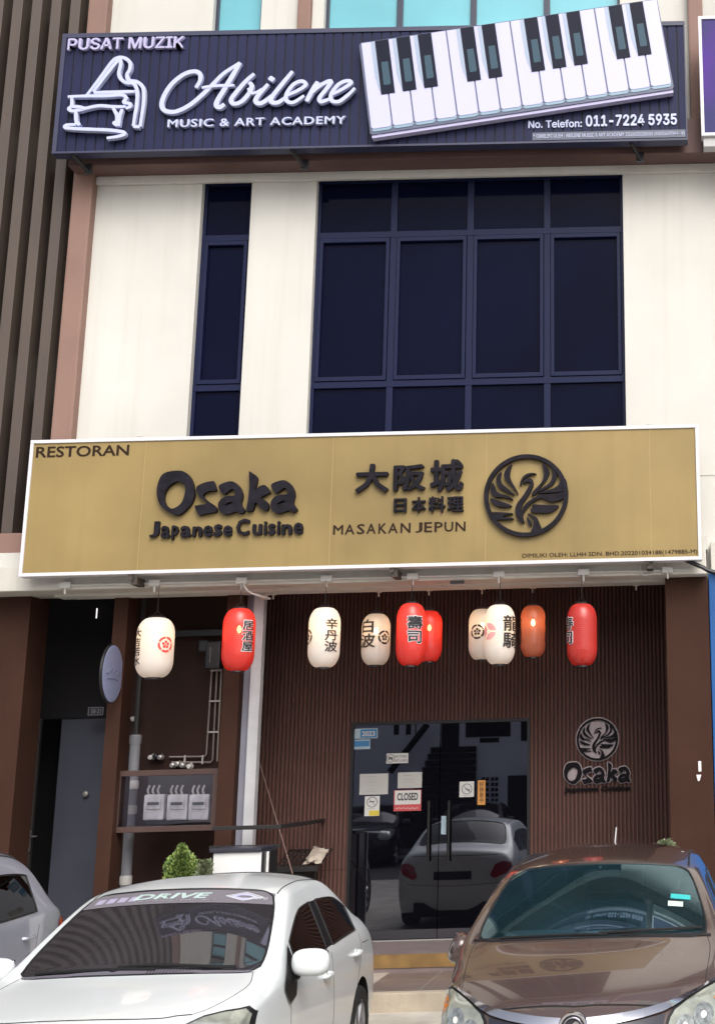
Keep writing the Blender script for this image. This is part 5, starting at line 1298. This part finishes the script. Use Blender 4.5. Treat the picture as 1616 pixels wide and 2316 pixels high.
def hatch_detail(root, drape, line, hit, pm):
    sm = MB()
    for s in (-1, 1):
        sd_ = 'right' if s > 0 else 'left'
        line(sm, [(s*.70, 1.16), (s*.725, 1.0), (s*.71, .75), (s*.69, .52)], 'top')
        line(sm, [(1.36, .9), (1.34, .6), (1.36, .32)], sd_); line(sm, [(2.44, .95), (2.43, .6), (2.42, .32)], sd_); line(sm, [(3.3, .95), (3.2, .7), (3.05, .45)], sd_)
        line(sm, [(s*.585, 1.90), (s*.58, 2.3), (s*.575, 2.8), (s*.58, 3.3)], 'top', .008)
        hl = [(s*x, z) for x, z in ((.50, .63), (.488, .69), (.505, .735), (.53, .765), (.60, .797), (.68, .825), (.755, .850), (.782, .842), (.795, .80), (.79, .72), (.76, .63), (.66, .59), (.56, .60))]
        h = drape(hl, 'front', .010, 'headlight', HLG, .02)
        drape([(s*x, z) for x, z in ((.49, .62), (.478, .692), (.495, .743), (.522, .776), (.597, .808), (.678, .836), (.755, .861), (.789, .850), (.804, .80), (.80, .716), (.77, .62), (.663, .578), (.55, .59))], 'front', .005, 'headlight_rim', BPL, .03, h)
        for cx, cz, r in ((.68, .725, .058), (.58, .69, .05)):
            [drape([(s*cx+r*q*math.cos(a), cz+r*q*math.sin(a)) for a in np.linspace(0, 2*PI, 20, endpoint=False)], 'front', .0118+.001*j, 'reflector', mm_, .03, h) for j, (q, mm_) in enumerate(((.95, LENS), (.28, LBULB)))]
        drape([(s*x, z) for x, z in ((.738, .79), (.765, .828), (.782, .79), (.768, .74))], 'front', .013, 'turn_lens', AMB, .03, h)
        for y, z in ((2.25, .86), (3.1, .88)):
            l, nn = hit((s*3, y, z), (-s, 0, 0))
            if l is not None: m = MB(); m.tube(spline([(l.x-s*.004, y-.09, z), (l.x+s*.028, y-.06, z), (l.x+s*.028, y+.06, z), (l.x-s*.004, y+.09, z)], 6), .012, 8); m.build('door_handle', pm, root, True, loc=(0, 0, 0))
        t_ = drape([(s*x, z) for x, z in ((.52, .78), (.70, .74), (.76, .85), (.74, .98), (.62, .98))], 'back', .008, 'tail_light', TAIL, .03)
        drape([(3.66, .84), (3.80, .82), (3.80, .97), (3.74, .975), (3.68, .94)], sd_, .010, 'lamp_side', TAIL, .03, t_)
        drape([(1.26, .95), (1.30, .99), (1.44, 1.07), (1.47, .97), (1.42, .89)], sd_, .012, 'mirror_base', BPL, .04)
        mu_ = mirror_unit(root, s, (s*.865, 1.40, .985), (.125, .20, .25), pm, 0); mu_.rotation_euler = (0, -s*math.radians(22), s*math.radians(-12))
        # chrome strip over the lamps to the badge
        C = drape([(s*x, z) for x, z in ((.05, .722), (.20, .729), (.36, .745), (.46, .760), (.53, .779), (.61, .808), (.69, .834), (.765, .862), (.765, .872), (.69, .847), (.61, .823), (.53, .803), (.46, .792), (.36, .780), (.2, .768), (.05, .760))], 'front', .018, 'chrome_strip', CHROME, .025)
    line(sm, [(-.69, .52), (-.62, .40), (-.45, .265), (-.25, .20), (-.09, .172), (0, .160), (.09, .172), (.25, .20), (.45, .265), (.62, .40), (.69, .52)], 'top', .006, -.001)
    sm.build('panel_gap', SEAM, root, loc=(0, 0, 0))
    drape([(-.48, .755), (-.46, .66), (-.36, .54), (.36, .54), (.46, .66), (.48, .755), (.3, .735), (0, .722), (-.3, .735)], 'front', .006, 'grille', mat('dark_grille', (.022, .022, .035), .35), .04)
    drape([(-.55, .40), (-.5, .27), (.5, .27), (.55, .40)], 'front', .008, 'lower_intake', BPL, .04)
    drape([(-.26, .42), (.26, .42), (.26, .53), (-.26, .53)], 'front', .025, 'number_plate', BPL, .06)
    l, nn = hit((0, -3, .73), (0, 1, 0))
    y = l.y-.04; c = (0, y, .732)
    bd = MB(); bd.lathe([(.078, .04), (.080, .01), (.074, -.004), (.064, -.002), (.062, .006)], c, 40, 'Y', cap=False); bd.lathe([(.056, .004), (.052, -.004), (.047, -.004), (.045, .004)], c, 36, 'Y', cap=False); bd = bd.build('badge', CHROME, root, True, loc=(0, 0, 0))
    m = MB(); m.lathe([(.063, .006), (.063, .0061)], c, 36, 'Y'); m.build('badge_field', mat('badge_dark', (.03, .03, .035), .3), bd, loc=(0, 0, 0))
    m = MB(); m.ribbon([(x, .732+z) for x, z in spline([Vector(q) for q in ((-.036, -.012), (-.016, -.008), (.0, .012), (.018, .026), (.034, .012))], 5)], .013, y-.002, .008); m.ribbon([(x, .732+z) for x, z in spline([Vector(q) for q in ((-.03, .016), (-.012, .008), (.004, -.012), (.022, -.028))], 5)], .011, y-.004, .008); m.ribbon([(-.012, .712), (.006, .694)], .010, y-.005, .008); m.build('emblem', CHROME, bd, loc=(0, 0, 0))
    drape([(-.73, 1.128), (-.4, 1.058), (0, 1.035), (.4, 1.058), (.73, 1.128), (.73, 1.152), (.4, 1.082), (0, 1.058), (-.4, 1.082), (-.73, 1.152)], 'top', .005, 'cowl', BPL, .05)
    wp = MB(); wiper(wp, [(-.56, 1.10), (-.3, 1.062), (0, 1.045), (.1, 1.047)], hit, .008, .010); wiper(wp, [(.05, 1.055), (.30, 1.09), (.5, 1.135), (.67, 1.19)], hit, .009, .012); wp.build('wiper', BPL, root, True, loc=(0, 0, 0))
    l, nn = hit((-.02, 3.28, 4), (0, 0, -1)); m = MB(); m.tube([l, l+Vector((.008, .05, .115))], .005, 6); m.build('aerial', mat('pale_aerial', (.5, .5, .5), .4), root, True, loc=(0, 0, 0))
    def wst(poly, nm, mm, o_=.003): drape(poly, 'top', o_, nm, mm, .05)
    wst([(.475, 1.445), (.60, 1.46), (.60, 1.51), (.475, 1.495)], 'tax_sticker', mat('teal_sticker', (.03, .42, .42), .4)); wst([(.46, 1.365), (.555, 1.376), (.555, 1.428), (.46, 1.417)], 'tax_sticker', mat('pale_sticker', (.50, .62, .56), .4))
HATCH = dict(L=4.0, W=.845, wr=.305, arch=.35, axles=(.80, 3.30), ws=(3, 5), rw=(10, 12), glass=(4, 5, 6, 8, 9), black=(7, 3), detail=hatch_detail,
    plan=((.0, .25, .5, .9, 3.3, 3.7, 3.95, 4.1), (.82, .885, .955, 1.0, 1.0, .97, .91, .85)), tuck=(-.02, -.05, -.07, -.07, -.05, .0),
    front=((.05, .745), (.015, .67), (.0, .54), (.0, .42), (.03, .29), (.10, .20)), rear=((3.98, 1.0), (4.02, .90), (4.05, .72), (4.05, .55), (4.02, .40), (3.95, .27)),
    st=[(.10, .42, .80, .67, .825, .745, .80), (.34, .34, .90, .72, .90, .79, .86), (.68, .26, 1.00, .765, .965, .815, .92), (1.02, .13, 1.065, .815, 1.035, .83, .95), (1.40, .11, 1.262, .735, 1.23, .83, .965), (1.78, .085, 1.455, .655, 1.40, .825, .98), (1.96, .08, 1.50, .64, 1.425, .825, .985),
        (2.40, 0, 1.54, .63, 1.455, .825, .995), (2.49, 0, 1.54, .63, 1.455, .825, .997), (2.95, -.04, 1.535, .625, 1.45, .82, 1.01), (3.38, -.06, 1.50, .625, 1.42, .81, 1.03), (3.62, -.09, 1.36, .65, 1.29, .80, 1.04), (3.83, -.12, 1.10, .70, 1.07, .79, 1.03), (3.90, -.14, 1.06, .70, 1.035, .78, 1.01), (3.95, -.18, 1.03, .69, 1.01, .76, .98)])
brown = build_car(HATCH, 'brown_car', BPAINT, BWS, TINT, 'brown car with chrome strip across its nose parked at the right', (-.60, -6.15, 0))

silver = copy_tree(brown)
silver.name = 'silver_car'; silver.location = (-5.87, -5.9, 0); silver.scale = (1, .97, 1.06); silver['label'] = 'silver grey car cut off by the left edge, its red tail lamp showing'
for ch in list(silver.children_recursive):
    if ch.type == 'MESH' and ch.data.materials and ch.data.materials[0] == BPAINT:
        ch.data = ch.data.copy(); ch.data.materials.clear(); ch.data.materials.append(SPAINT)
for ch in [c for c in silver.children if c.name.split('.')[0] == 'windscreen']:
    ch.data = ch.data.copy(); ch.data.materials.clear(); ch.data.materials.append(WSG)

def turn(o, deg, pivot):
    a = math.radians(deg); o.rotation_euler = (0, 0, a); o.location.x += math.sin(a)*pivot
turn(white, 1.3, 1.3); turn(brown, -1.5, 1.3)
# ---------------------------------------------------------------- across the street (seen in the glass doors)
DV = 2*(WD+1.64)+8.0
mir = lambda x, y: (lambda p: Vector((p.x, 0, p.z)))(at(x, y, DV))
YO = 2*1.64-(DV-WD)
HP = mat('pale_lilac_wall', (.80, .80, .94), .8, noise=(.6, .08), streak=.1); DKH = mat('dark_opening', (.012, .012, .014), .7); ROOFT = mat('dull_roof', (.10, .06, .05), .8, noise=(3, .3))
hs_ = empty('opposite_house', (-6, YO, 0), 'pale two storey building across the street seen only as a reflection in the glass doors', 'building')
m = MB(); m.box(-26, 16, YO-6, YO, 0, 6.2); m.build('wall', HP, hs_)
m = MB(); m.box(-26.5, 16.5, YO-6.5, YO+.7, 6.2, 6.45); m.build('roof', ROOFT, hs_)
a, b2 = mir(970, 1690), mir(1075, 1860)
m = MB()
for k in range(16): m.box(a.x-1.0+.07*k, b2.x, YO+.02, YO+.05+.02*(16-k), k*.18, k*.18+.16)
m.build('stairs', DKH, hs_)
def hole(x0, y0, x1, y1, nm='window', mm=DKH):
    p, q = mir(x0, y1), mir(x1, y0); b = MB(); b.box(p.x, q.x, YO+.004, YO+.012, max(.02, p.z), q.z); return b.build(nm, mm, hs_)
for r in ((890, 1600, 903, 1662), (917, 1600, 930, 1662), (938, 1600, 942, 1662), (997, 1570, 1039, 1700), (1052, 1590, 1154, 1668), (1084, 1668, 1128, 1680), (1177, 1600, 1230, 1676), (1146, 1751, 1260, 2000)): hole(*r)
p = mir(930, 1640); q = mir(935, 1745); m = MB(); m.tube([(p.x+.5, YO+.3, p.z), (q.x-.6, YO+.3, q.z)], .09, 8); m.build('rail', DKH, hs_)
m = MB()
for r in range(8):
    for c in range(4):
        p = mir(1092+9.0*c+(3 if c > 1 else 0), 1762+12*r); m.box(p.x-.045, p.x+.045, YO+.004, YO+.010, p.z-.05, p.z+.05)
m.build('vent_blocks', DKH, hs_)

DPAINT = paint('dark_car_paint', (.018, .019, .022), .3, .25, .9)
for x, y, rz, lab in ((1052, 1838, 180, 'dark sedan parked across the street, reflected above the white car in the door'), (812, 1850, 180, 'dark sedan parked across the street, reflected at the left side of the door')):
    p = at(x, y, 33.5); dc = copy_tree(white); dc.name = 'dark_sedan'; dc['label'] = lab
    dc.location = (p.x, 2*1.64-(33.5-WD)+0.5, 0); dc.rotation_euler = (0, 0, math.radians(rz))
    for ch in list(dc.children_recursive):
        if ch.type != 'MESH': continue
        if ch.name.split('.')[0] in ('sun_strip', 'lettering', 'vinyl_block', 'diamond_sticker'): bpy.data.objects.remove(ch); continue
        if ch.data.materials and ch.data.materials[0] == WPAINT:
            ch.data = ch.data.copy(); ch.data.materials.clear(); ch.data.materials.append(DPAINT)
